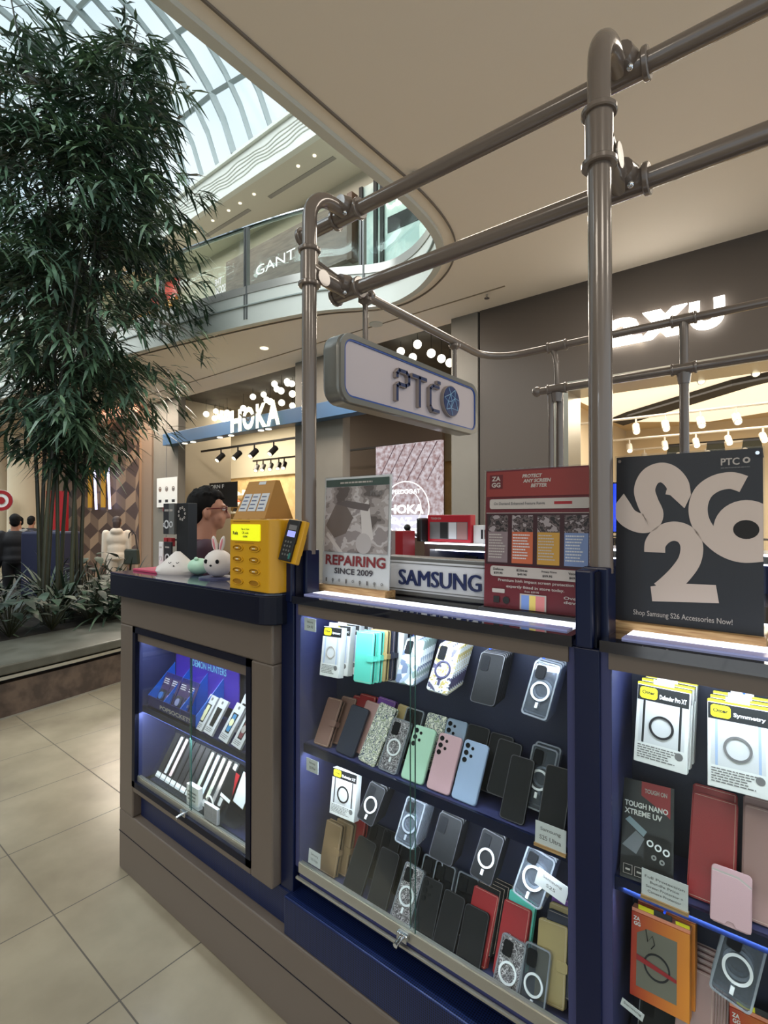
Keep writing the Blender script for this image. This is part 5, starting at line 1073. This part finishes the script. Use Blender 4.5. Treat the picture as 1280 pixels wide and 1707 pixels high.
MB().prism(rrect(-.034, .036, 0, .132, .004), 0, .016).build('yellow_shell', m_yellow, t, bevel=.002); MB().prism([(-.036, .004), (.016, .004), (.016, .058), (.018, .06), (.018, .130), (-.033, .130), (-.036, .12)], -.008, .0).build('reader', m_black, t, bevel=.002)
MB().rect(-.024, .012, .078, .096, -.0085).build('screen', mat('lilac_screen', (150, 156, 235), .4, emit=.7), t); MB().rect(-.024, .012, .099, .114, -.0085).build('upper_screen', m_greyink, t)
b = MB()
for r in range(4):
    for c in range(3): b.flat(circ(-.022 + c * .012, .062 - r * .013, .0035, 8), -.0086)
b.build('keys', m_steel, t); MB().rect(.006, .014, .012, .03, -.0088).build('green_key', mat('teal_key', (30, 110, 100), .5), t)
MB().box(-.010, .010, .016, .040, .03, .09).build('bracket', m_yellow, t)

t = thing('rabbit_lamp', 'round white rabbit night lamp with pink ears on the coaster', 'night lamp', (-1.735, .130, ZT + .005), (0, 0, math.radians(25)))
m_sil = mat('white_silicone', (214, 206, 200), .55); m_pk = mat('ear_pink', (214, 130, 140), .5)
MB().ball((0, 0, .052), (.056, .054, .053)).build('body', m_sil, t, smooth=True)
for s in (-1, 1):
    MB().ball((s * .016, 0, .126), (.011, .008, .032), rot=Matrix.Rotation(s * .22, 3, 'Y')).build('ear', m_sil, t, smooth=True); MB().ball((s * .016, -.0055, .126), (.005, .004, .023), rot=Matrix.Rotation(s * .22, 3, 'Y')).build('ear_lining', m_pk, t, smooth=True)
for s in (-1, 1): MB().ball((s * .024, -.0475, .062), (.0075, .004, .0085)).build('eye', m_hole, t, smooth=True)
MB().ball((0, -.0535, .047), (.005, .003, .004)).build('mouth', m_hole, t, smooth=True)
tag(MB().tube([(-1.735, .125, ZT), (-1.735, .125, ZT + .005)], .068, 32).build('coaster', mat('blue_white_coaster', (70, 72, 104), .4)), 'flat round blue coaster under the rabbit lamp', 'coaster')
t = thing('plush_toy', 'white cone shaped squishy cat toy with a sleepy face', 'squishy toy', (-2.0, .115, ZT), (0, 0, math.radians(30)))
b = MB(); n = 18; prof = [(0, .062), (.012, .066), (.03, .058), (.052, .040), (.075, .022), (.092, .008)]
vs = []
for z, r in prof:
    for k in range(n): a = 2 * PI * k / n; vs.append((r * 1.45 * math.cos(a) - .004, r * .85 * math.sin(a), z))
fs = [(i * n + k, i * n + (k + 1) % n, (i + 1) * n + (k + 1) % n, (i + 1) * n + k) for i in range(5) for k in range(n)] + [tuple(range(n - 1, -1, -1)), tuple(range(5 * n, 6 * n))]
b.add(vs, fs).build('body', m_sil, t, smooth=True); MB().ball((-.080, 0, .022), (.022, .018, .014), rot=Matrix.Rotation(-.4, 3, 'Y')).build('left_ear_tip', m_sil, t, smooth=True)
for x in (-.012, .022): b = MB(); b.tube([(x - .006, -.045, .050), (x, -.048, .046), (x + .006, -.044, .051)], .0014, 5); b.build('closed_eye', m_hole, t)
MB().ball((.006, -.047, .036), .003).build('nose', m_hole, t, smooth=True)
t = thing('plush_toy', 'pale mint egg shaped squishy toy between the white cat and the rabbit lamp', 'squishy toy', (-1.895, .145, ZT)); MB().ball((0, 0, .034), (.055, .040, .034)).build('body', m_green, t, smooth=True); MB().ball((.012, -.02, .066), (.012, .008, .008)).build('ridge', m_green, t, smooth=True)
tag(MB().box(-2.265, -2.03, .05, .17, ZT, ZT + .010).build('pink_mat', mat('hot_pink', (186, 60, 92), .5), bevel=.002), 'thin hot pink pad lying at the left end of the worktop', 'pad')
m_dpk = mat('charcoal_card', (34, 32, 36), .45)
t = thing('accessory_tower', 'black accessory display tower with red hooks at the left end of the worktop', 'display tower', (-2.11, .150, ZT + .0105))
MB().box(.03, .118, .0, .045, 0, .285).build('tower', m_black, t, bevel=.002)
b = MB()
for k in range(9): a = 2 * PI * k / 9; b.ring(.074 + .026 * math.cos(a), .240 + .026 * math.sin(a), .003, .0058, -.0015, -.0004, 0, 10)
b.build('ring_of_dots', m_offw, t)
for z in (.262, .125):
    MB().tube([(.03, .03, z), (-.12, .03, z - .002)], .004, 6).build('arm', m_black, t)
    for dx in ((-.11, -.085) if z > .2 else (-.10, -.06)): MB().box(dx, dx + .028, .010, .03, z - (.030 if z < .2 else .012), z + .008).build('red_clip', m_red, t, bevel=.003)
for i, (x, z, w, h, c, nm) in enumerate(((-.068, .150, .060, .135, m_dpk, 'black card pack with two round grips hanging high on the tower'), (-.018, .150, .042, .135, m_steel, 'silver edged card packs hanging beside the tower'), (-.055, .012, .062, .105, m_dpk, 'black card pack with one round emblem hanging low on the tower'), (-.095, .010, .036, .105, m_white, 'white card pack with an oval drawing at the outer low hook'))):
    q = thing('grip_pack', nm, 'card pack', (-2.11 + x, .142 - i * .002, ZT + .0105 + z)); MB().box(0, w, 0, .008 if i != 1 else .03, 0, h).build('card', c, q, bevel=.001)
    b = MB(); b.ring(w * .5, h * .32, w * .22, w * .32, -.002, 0, 0, 20); b.build('round_grip', m_card, q)
    if i == 0: MB().ring(w * .1 + .004, h * .30, w * .10, w * .15, -.002, 0, 0, 20).build('round_grip', m_card, q)
    lines(q, w * .2, w * .8, h * .85, h * .7, 1, m_offw, -.0006)

# ------------------------------------------------------------ inside and back side of the kiosk
bk = thing('display_cabinet', 'back side display cabinet of the kiosk with a blue lit shelf', 'display cabinet', (-1.43, 1.10, 0))
b = MB(); b.box(0, 3.3, .03, .42, 0, 1.20, 0); b.box(0, 3.3, .0, .42, 1.345, 1.37, 1); b.box(0, .03, .0, .42, 1.20, 1.345, 1); b.box(0, 3.3, .39, .42, 1.20, 1.345, 2); b.build('carcass', [m_taupe, m_steel, m_inner], bk)
MB().box(.03, 3.2, .05, .07, 1.336, 1.344).build('led_strip', m_led, bk); MB().box(.03, 3.2, .38, .39, 1.31, 1.33).build('blue_rail', m_ledblue, bk); MB().box(.0, 3.3, .0, .01, 1.371, 1.378).build('bright_edge', m_led, bk)
for i, (x, c, nm) in enumerate(((-1.31, m_tpu, 'black boxed accessory with yellow mark in the back cabinet'), (-1.19, m_marble, 'pink flower phone case in the back cabinet'), (-1.06, m_white, 'white boxed accessory in the back cabinet'), (-.92, m_card, 'grey boxed accessory in the back cabinet'))):
    q = item('boxed_accessory', nm, 'accessory', x, 1.32, 1.205, 10, 4); MB().box(-.035, .035, 0, .015, 0, .10).build('pack', c, q, bevel=.001); MB().rect(-.02, .02, .04, .055, -.001).build('mark', m_yellowl if i == 0 else (mat('pink_mark', (210, 110, 170), .5) if i == 1 else m_greyink), q)
t = thing('framed_poster', 'red framed card rack standing on the back cabinet', 'card rack', (-1.44, 1.14, 1.379)); MB().box(0, .245, 0, .05, 0, .135).build('frame', mat('bright_red', (178, 30, 44), .4), t, bevel=.003)
b = MB(); b.rect(.015, .23, .015, .10, -.001, 0); b.rect(.075, .12, .018, .098, -.0015, 1); b.rect(.125, .168, .018, .098, -.0015, 2); b.rect(.172, .226, .018, .098, -.0015, 3); b.build('cards', [m_greyink, m_dark, m_card, m_rosy], t); text('TOUGH ON', .02, .08, .112, .122, m_offw, t, y=-.001)
t = thing('light_box_sign', 'white box sign with black letters on the back cabinet behind the red poster', 'sign', (-1.19, 1.16, 1.379)); MB().box(0, .45, 0, .06, 0, .085).build('case', m_white, t); text('IPHONE', .04, .30, .02, .065, m_ink, t, y=-.001, bold=.03)
t = thing('tall_box', 'blank greyish pink box with a red side behind the box sign', 'box', (-1.60, .95, .9)); MB().box(-.16, .10, 0, .1, 0, .535).build('front', mat('greyish_pink', (150, 132, 130), .6), t); MB().box(.10, .145, .0, .1, 0, .535).build('red_side', m_red, t)
MB().box(-.18, .165, -.02, .12, -.9, -.001).build('pedestal', m_taupe, t)
t = thing('desk_camera', 'black camera arm with a round head sticking up inside the kiosk', 'camera arm', (-1.47, 1.12, 1.379)); b = MB(); b.tube([(.03, 0, 0), (.02, 0, .06), (-.02, 0, .03), (-.075, 0, .055)], .008, 8); b.build('arm', m_black, t, smooth=True); MB().ball((-.082, 0, .07), .018).build('head', m_black, t, smooth=True); MB().box(.0, .03, -.04, .04, 0, .12).build('housing', m_black, t, bevel=.01)

# ------------------------------------------------------------ people
def capsule(b, p, q, r0, r1, seg=14, m=0):
    p, q = Vector(p), Vector(q); b.tube([p, p.lerp(q, .25), p.lerp(q, .5), p.lerp(q, .75), q], [r0, r0 * .8 + r1 * .2, (r0 + r1) / 2, r0 * .2 + r1 * .8, r1], seg, m); b.ball(p, r0, m, seg, 8); b.ball(q, r1, m, seg, 8)
def fused(b, name, m, parent, vox, sm=4):
    o = b.build(name, m, parent, smooth=False); r = o.modifiers.new('fuse', 'REMESH'); r.mode = 'VOXEL'; r.voxel_size = vox; r.use_smooth_shade = True
    s_ = o.modifiers.new('smooth', 'SMOOTH'); s_.factor = .5; s_.iterations = sm; return o
def person(label, loc, rz, H, top, legs, top_name='shirt', hair_len=0, hand_l=(-.22, .02, .80), hand_r=(.22, .02, .80), stride=.0, tilt=0, vox=.011, glasses=False, hood=False, hair_m=None, skin=None, hsc=1.0):
    """figure facing -y in its own space; every measure is for 1.7 m and scaled to H"""
    t = thing('person', label, 'person', loc, (0, 0, rz)); k = H / 1.7; S = lambda *p: Vector(p) * k; skin = skin or m_skin
    b = MB(); hc = S(0, -.01, 1.585); T = Matrix.Rotation(tilt, 3, 'X'); rh = hsc * k
    hp = lambda *p: hc + T @ (Vector(p) * rh)
    b.ball(hp(0, .012, .025), (.074 * rh, .092 * rh, .088 * rh), 0, 18, 12); b.ball(hp(0, -.030, -.040), (.056 * rh, .062 * rh, .066 * rh), 0, 16, 10); b.ball(hp(0, -.062, -.078), (.028 * rh, .022 * rh, .022 * rh))
    capsule(b, hp(0, -.088, .012), hp(0, -.108, -.028), .008 * rh, .014 * rh); b.ball(hp(0, -.080, -.058), (.024 * rh, .012 * rh, .009 * rh)); b.ball(hp(0, -.074, .030), (.05 * rh, .02 * rh, .012 * rh))
    for s in (-1, 1): b.ball(hp(s * .076, .012, -.015), (.010 * rh, .020 * rh, .032 * rh)); b.ball(hp(s * .036, -.056, -.035), (.022 * rh, .02 * rh, .02 * rh))
    capsule(b, S(0, .015, 1.40), hc + S(0, .012, -.03), .060 * k, .056 * k)
    b.ball(S(0, .01, 1.28), (.165 * k, .105 * k, .16 * k)); b.ball(S(0, .01, 1.08), (.135 * k, .10 * k, .16 * k)); b.ball(S(0, .015, .94), (.155 * k, .115 * k, .12 * k))
    hips = [S(-.085, .01, .90), S(.085, .01, .90)]; kn = [S(-.095, -.02 - stride, .50), S(.095, -.02 + stride * .4, .50)]; an = [S(-.095, .03 - stride * .6, .09), S(.095, .03 + stride * 1.6, .10)]
    for h_, k_, a_ in zip(hips, kn, an): capsule(b, h_, k_, .082 * k, .055 * k); capsule(b, k_, a_, .054 * k, .034 * k); capsule(b, a_ + S(0, .02, -.045), a_ + S(0, -.13, -.06), .034 * k, .026 * k)
    arms = []
    for s, hnd in ((-1, hand_l), (1, hand_r)):
        sh = S(s * .185, .01, 1.385); hd = S(*hnd); mid = (sh + hd) / 2; d = (hd - sh).length; reach = .52 * k
        el = mid + Vector((s * .35, .8, 0)).normalized() * math.sqrt(max(reach ** 2 - d ** 2, .0004)) * .5
        capsule(b, sh, el, .050 * k, .038 * k); capsule(b, el, hd, .037 * k, .026 * k); arms.append((sh, el, hd))
        dr = (hd - el).normalized(); side = dr.cross(Vector((0, 1, 0))).normalized() if abs(dr.y) < .95 else Vector((1, 0, 0)); pm = hd + dr * .045 * k
        b.ball(pm, (.036 * k, .020 * k, .046 * k), rot=dr.to_track_quat('Z', 'Y').to_matrix())
        q3 = dr.to_track_quat('Z', 'Y').to_matrix(); fwd = Vector((0, -1, 0)) if abs(dr.y) < .8 else Vector((0, 0, -1))
        for i, L in enumerate((.066, .074, .068, .054)):
            a = hd + dr * .075 * k + q3 @ Vector(((i - 1.5) * .019 * k, 0, 0)); m_ = a + dr * L * .5 * k + fwd * .010 * k; e = m_ + dr * L * .38 * k + fwd * .022 * k
            capsule(b, a, m_, .0095 * k, .0088 * k, 8); capsule(b, m_, e, .0088 * k, .0078 * k, 8)
        a = hd + dr * .03 * k + q3 @ Vector((-s * .030 * k, 0, 0)); e = a + dr * .045 * k + q3 @ Vector((-s * .022 * k, 0, 0)) + fwd * .012 * k; capsule(b, a, e, .011 * k, .0085 * k, 8)
    fused(b, 'body', skin, t, vox * .7)
    c = MB(); c.ball(S(0, .01, 1.27), (.195 * k, .128 * k, .175 * k)); c.ball(S(0, .01, 1.08), (.165 * k, .125 * k, .20 * k)); c.ball(S(0, .015, .96), (.178 * k, .135 * k, .11 * k)); c.ball(S(0, .03, 1.40), (.12 * k, .075 * k, .045 * k))
    for sh, el, hd in arms: capsule(c, sh + S(0, 0, -.005), el, .068 * k, .052 * k); capsule(c, el, el.lerp(hd, .9 if hood or top_name != 'shirt' else .15), .052 * k, .040 * k)
    if hood: c.ball(S(0, .085, 1.42), (.115 * k, .07 * k, .075 * k)); c.ball(S(0, .012, .90), (.185 * k, .14 * k, .06 * k))
    fused(c, top_name, top, t, vox)
    l = MB(); l.ball(S(0, .015, .93), (.170 * k, .128 * k, .11 * k))
    for h_, k_, a_ in zip(hips, kn, an): capsule(l, h_, k_, .098 * k, .074 * k); capsule(l, k_, a_ + S(0, 0, .0), .073 * k, .058 * k)
    fused(l, 'trousers', legs, t, vox)
    for a_ in an:
        f = MB(); capsule(f, a_ + S(0, .025, -.042), a_ + S(0, -.145, -.060), .046 * k, .036 * k); o = fused(f, 'shoe', m_black, t, vox)
    h = MB(); h.ball(hp(0, .028, .040), (.081 * rh, .092 * rh, .090 * rh), 0, 18, 12)
    h.ball(hp(0, .062, -.01), (.072 * rh, .055 * rh, .075 * rh)); h.ball(hp(0, -.020, .088), (.062 * rh, .056 * rh, .036 * rh))
    if hair_len:
        capsule(h, hp(0, .06, .0), hp(0, .10, -hair_len), .075 * rh, .045 * rh)
    else:
        rr_ = random.Random(5)
        for i in range(70):
            a = rr_.uniform(0, 2 * PI); e = rr_.uniform(.25, 1.5); d = Vector((math.cos(a) * math.cos(e), math.sin(a) * math.cos(e), math.sin(e))); p = Vector((0, .018, .042)) + Vector((d.x * .080, d.y * .095, d.z * .088)); capsule(h, hp(*p), hp(*(p + d * .012 + Vector((0, -.004, 0)))), .009 * rh, .004 * rh, 6)
    fused(h, 'hair', hair_m or m_hair, t, vox * .7, 2)
    for s in (-1, 1): MB().ball(hp(s * .030, -.078, .012), .010 * rh).build('eye', m_white, t, smooth=True)
    if glasses:
        g = MB()
        for s in (-1, 1): g.tube([hp(s * .034 + .026 * math.cos(a), -.098 + .006 * abs(math.cos(a)), .010 + .019 * math.sin(a)) for a in [2 * PI * i / 14 for i in range(15)]], .0022, 6); g.tube([hp(s * .060, -.092, .016), hp(s * .080, -.05, .016), hp(s * .084, .015, .010)], .0028, 6)
        g.tube([hp(-.008, -.100, .014), hp(.008, -.100, .014)], .002, 6); g.build('glasses', mat('dark_red_frame', (92, 22, 28), .35), t)
    return t
m_maroon = mat('dark_plum_shirt', (58, 24, 40), .7); m_drk = mat('black_clothes', (24, 22, 26), .8); m_cream = mat('cream_fleece', (206, 190, 172), .85); m_denim = mat('dark_blue_cloth', (30, 34, 58), .8)
# attendant: looks along the worktop, away from the camera
person('man with short black hair and dark red glasses in a plum shirt at the worktop', (-2.335, .455, 0), math.radians(150), 1.645, m_maroon, m_drk, 'shirt', glasses=True, tilt=.02, vox=.009, hand_l=(-.20, -.18, .98), hand_r=(.20, -.18, .98), skin=mat('tan_skin', (178, 126, 102), .5), hsc=.95)
# walkers
person('woman in a cream hooded top and pale trousers walking away with a dark bag', (-9.05, 2.95, 0), math.radians(242), 1.52, m_cream, mat('pale_trousers', (196, 184, 170), .8), 'hooded_top', hair_len=.20, hood=True, stride=.08, vox=.016, hair_m=mat('brown_hair', (52, 34, 28), .6))
bg_ = thing('shoulder_bag', 'dark green shoulder bag at the side of the woman in cream', 'bag', (-8.86, 3.12, .70), (0, 0, .6)); MB().prism([(-.13, 0), (.13, 0), (.11, .26), (-.11, .26)], -.05, .05).build('pouch', mat('dark_green_bag', (44, 50, 42), .6), bg_, bevel=.02); b = MB(); b.tube([(-.10, 0, .25), (-.05, 0, .52), (.0, .0, .58), (.06, 0, .50), (.10, 0, .25)], .010, 6); b.build('strap', m_drk, bg_)
for (x, y, rz, nm, tp, h) in ((-8.6, .95, 4.1, 'person in black with short dark hair at the far left edge', m_drk, 1.58), (-9.3, 1.55, 4.4, 'person in a black coat, second from the left edge', m_drk, 1.54), (-9.7, 2.05, 4.2, 'person in dark blue standing behind the left plants', m_denim, 1.53), (-11.5, 2.2, .4, 'person in a grey top further back between the dark coats', mat('grey_top', (120, 116, 112), .8), 1.52), (-12.6, 2.75, 4.0, 'person in black near the red stand behind the bamboo', m_drk, 1.52)):
    person(nm, (x, y, 0), rz, h, tp, m_drk, 'coat', vox=.018)
t = thing('dark_cart', 'large dark blue draped cart standing behind the left plants', 'cart', (-8.4, 1.75, 0), (0, 0, .7)); MB().box(-.3, .3, -.22, .22, .12, 1.30).build('cover', mat('dark_blue_cover', (24, 28, 58), .7), t, bevel=.03)
for sx in (-.25, .25):
    for sy in (-.17, .17): MB().tube([(sx - .02, sy, .06), (sx + .02, sy, .06)], .06, 14).build('wheel', m_black, t)

# ------------------------------------------------------------ planter with bench edge
m_bench = mat('bench_stone', (88, 88, 80), .35, noise_=(5, (74, 74, 66))); m_gran = mat('brown_granite', (104, 88, 78), .35, noise_=(9, (70, 58, 52), (1, 1, 1)))
fl = [(p.x, p.y) for p in catmull([(-3.9, -4, 0), (-4.2, -2, 0), (-4.48, 0, 0), (-4.68, 1.07, 0), (-4.95, 2.1, 0), (-5.5, 2.75, 0), (-6.6, 3.0, 0), (-8.6, 2.85, 0), (-11, 2.3, 0)], 6)]
def ringslab(d0, d1, z0, z1, name, m, parent, bevel=0):
    a = offset(fl, d0); c = offset(fl, d1); b = MB(); vs = []
    for p, q in zip(a, c): vs += [(p[0], p[1], z0), (p[0], p[1], z1), (q[0], q[1], z1), (q[0], q[1], z0)]
    fs = [tuple(4 * i + o_ for o_ in (j, (j + 1) % 4)) + tuple(4 * (i + 1) + o_ for o_ in ((j + 1) % 4, j)) for i in range(len(a) - 1) for j in range(4)] + [(0, 1, 2, 3), tuple(4 * (len(a) - 1) + j for j in (3, 2, 1, 0))]
    b.add(vs, fs); return b.build(name, m, parent, bevel=bevel, smooth=False)
pb = thing('planter_bench', 'long curved stone bench edging the indoor planter', 'bench', (0, 0, 0))
ringslab(.0, -.85, .345, .42, 'seat_slab', m_bench, pb, .012); ringslab(-.04, -.8, .30, .325, 'metal_strip', m_alu, pb); ringslab(-.14, -.8, .26, .346, 'recess', m_dark, pb); ringslab(-.08, -.8, .012, .262, 'granite_base', m_gran, pb); ringslab(-.075, -.8, .0, .012, 'base_line', m_alu, pb)
tag(MB().slab([(x, y) for x, y in offset(fl, -.8)] + [(-11, -4)], .30, .40).build('planter_soil', mat('dark_soil', (40, 34, 28), .9, noise_=(20, (24, 20, 16)))), 'dark soil bed filling the indoor planter', 'soil')['kind'] = 'stuff'

# ------------------------------------------------------------ plants
m_leafs = [mat('leaf_%s' % c, v, .42, noise_=(8, w)) for c, v, w in (('deep', (58, 80, 60), (42, 62, 48)), ('mid', (80, 106, 78), (58, 82, 60)), ('light', (116, 138, 104), (84, 106, 80)))]
m_culm = mat('bamboo_culm', (60, 62, 42), .4, noise_=(3, (34, 34, 26), (1, 1, .4)))
def blade(b, p, d, L, w, droop, m=0, n=3, side=None):
    d = d.normalized(); s_ = side or d.cross(Vector((0, 0, 1))); s_ = s_.normalized() if s_.length > .01 else Vector((1, 0, 0)); vs = []
    for i in range(n + 1):
        t = i / n; c = p + d * L * t + Vector((0, 0, -droop * L * t * t)); ww = w * (math.sin(PI * min(1, t * .9 + .12)) if i < n else .03); vs += [tuple(c + s_ * ww / 2), tuple(c - s_ * ww / 2)]
    b.add(vs, [(2 * i, 2 * i + 1, 2 * i + 3, 2 * i + 2) for i in range(n)], m)
bam = thing('bamboo', 'tall dense bamboo clump rising from the planter to the skylight', 'bamboo', (-6.35, 1.05, .38))
RG = random.Random(4)
culms = []
for i in range(10):
    a = RG.uniform(0, 2 * PI); r = RG.uniform(.05, .42); bx, by = r * math.cos(a), r * math.sin(a)
    lr = RG.uniform(-.55, .95); ld = RG.uniform(-.5, .5); lean = Vector((lr * .78 - ld * .62, lr * .62 + ld * .78, 0)) ; Hh = RG.uniform(5.6, 7.4)
    pts = [Vector((bx, by, 0)) + lean * (t ** 1.9) + Vector((0, 0, Hh * t)) for t in [k / 12 for k in range(13)]]
    culms.append(pts)
for pts in culms:
    o = MB().tube(pts, [.023 - .014 * k / 12 for k in range(13)], 8).build('culm', m_culm, bam, smooth=True); f = MB(); tw = MB()
    Hh = pts[-1].z
    nb = 50
    for j in range(nb):
        t = RG.uniform(.20, 1.0) ** .82; k = min(int(t * 12), 11); p = pts[k].lerp(pts[k + 1], t * 12 - k)
        a = RG.uniform(0, 2 * PI); reach = (.25 + .75 * math.sin(PI * min(1, max(0, (t - .16) / .86)))) * RG.uniform(.4, 1.25)
        d = Vector((math.cos(a), math.sin(a), RG.uniform(.1, .7))); q = p + d * reach * .5; e = q + Vector((d.x, d.y, RG.uniform(-.7, .15))) * reach * .55
        tw.tube([p, q, e], [.005, .003, .0015], 4, caps=False)
        for (c0, dd) in ((q, d), (q.lerp(e, .5), (e - q)), (e, (e - q))):
            h = math.atan2(dd.y, dd.x); base_m = RG.choice((0, 0, 1, 1, 2))
            for l in range(RG.randint(7, 10)):
                aa = h + RG.uniform(-1.25, 1.25); v = Vector((math.cos(aa), math.sin(aa), RG.uniform(-.75, .25)))
                blade(f, c0 + Vector((RG.uniform(-.08, .08), RG.uniform(-.08, .08), RG.uniform(-.07, .07))), v, RG.uniform(.18, .32), RG.uniform(.028, .044), RG.uniform(.15, .6), base_m, 2)
    tw.build('twigs', m_culm, o); f.build('foliage', m_leafs, o)
m_low = [mat('shaded_low_leaf_%s' % c, v, .5, noise_=(8, w)) for c, v, w in (('deep', (30, 48, 34), (20, 34, 26)), ('mid', (46, 66, 46), (30, 46, 34)), ('light', (74, 92, 70), (48, 66, 50)))]  # darker than the bamboo greens: shade of the understory put into the colour
def strap_plant(x, y, n, L, w, label, m, g=None, z=.40):
    t = thing('strap_leaf_plant', label, 'plant', (x, y, z), group=g); b = MB()
    for i in range(n):
        a = 2 * PI * i / n + RG.uniform(-.3, .3); e = RG.uniform(.35, 1.35); blade(b, Vector((0, 0, .02)), Vector((math.cos(a) * math.cos(e), math.sin(a) * math.cos(e), math.sin(e))), L * RG.uniform(.7, 1.25), w, RG.uniform(.25, .65), RG.choice(m), 7)
    b.build('leaves', m_low, t); MB().tube([(0, 0, 0), (0, 0, .06)], .03, 8).build('crown', m_culm, t); return t
def broad_plant(x, y, n, h, s, label, m, g=None, z=.40):
    t = thing('broad_leaf_plant', label, 'plant', (x, y, z), group=g); b = MB(); st = MB()
    for i in range(n):
        a = 2 * PI * i / n * 2.4 + RG.uniform(-.3, .3); r = RG.uniform(.08, .30); tip = Vector((math.cos(a) * r, math.sin(a) * r, h * RG.uniform(.5, 1))); st.tube([(0, 0, 0), tip * .6 + Vector((0, 0, .04)), tip], .005, 5)
        blade(b, tip, Vector((math.cos(a), math.sin(a), RG.uniform(-.2, .4))), s * RG.uniform(.8, 1.2), s * .55, RG.uniform(.2, .6), RG.choice(m), 5)
    b.build('leaves', m_low, t); st.build('stems', m_culm, t); return t
names = ['at the far left edge of the planter', 'just behind the bench at the left', 'left of the bamboo stems', 'in front of the bamboo stems', 'right of the bamboo stems', 'nearest to the corner of the worktop', 'at the bench below the woman in cream', 'behind the bamboo stems', 'in the middle of the planter', 'at the front between two broad leaf plants']
for i, (x, y, L) in enumerate(((-6.9, .15, .75), (-5.95, .35, .55), (-6.75, .70, .80), (-5.95, 1.05, .75), (-6.25, 1.60, .85), (-5.75, 1.75, .62), (-6.6, 2.0, .80), (-7.2, 1.3, .85), (-6.4, 1.25, .70), (-5.7, 1.4, .60))):
    strap_plant(x, y, 44, L * 1.2, .028, 'arching strap leaved plant ' + names[i], (0, 1, 2) if i % 2 else (0, 0, 1))
bn = ['at the lower left corner behind the bench', 'directly behind the bench, left', 'behind the bench below the bamboo', 'behind the bench, centre right', 'behind the bench beside the kiosk', 'low among the strap leaves at the left', 'low among the strap leaves at the right', 'at the back of the planter']
for i, (x, y, h, s) in enumerate(((-5.75, .10, .32, .26), (-5.62, .50, .30, .24), (-5.65, .85, .30, .24), (-5.72, 1.22, .28, .22), (-5.85, 1.60, .28, .20), (-6.15, .30, .42, .30), (-6.05, 1.35, .36, .24), (-6.9, 1.7, .5, .3))):
    broad_plant(x, y, 34, h * 1.3, s * .62, 'low broad leaved plant with shade-tinted leaves ' + bn[i], (0, 0, 1) if i % 2 else (0, 1, 1))
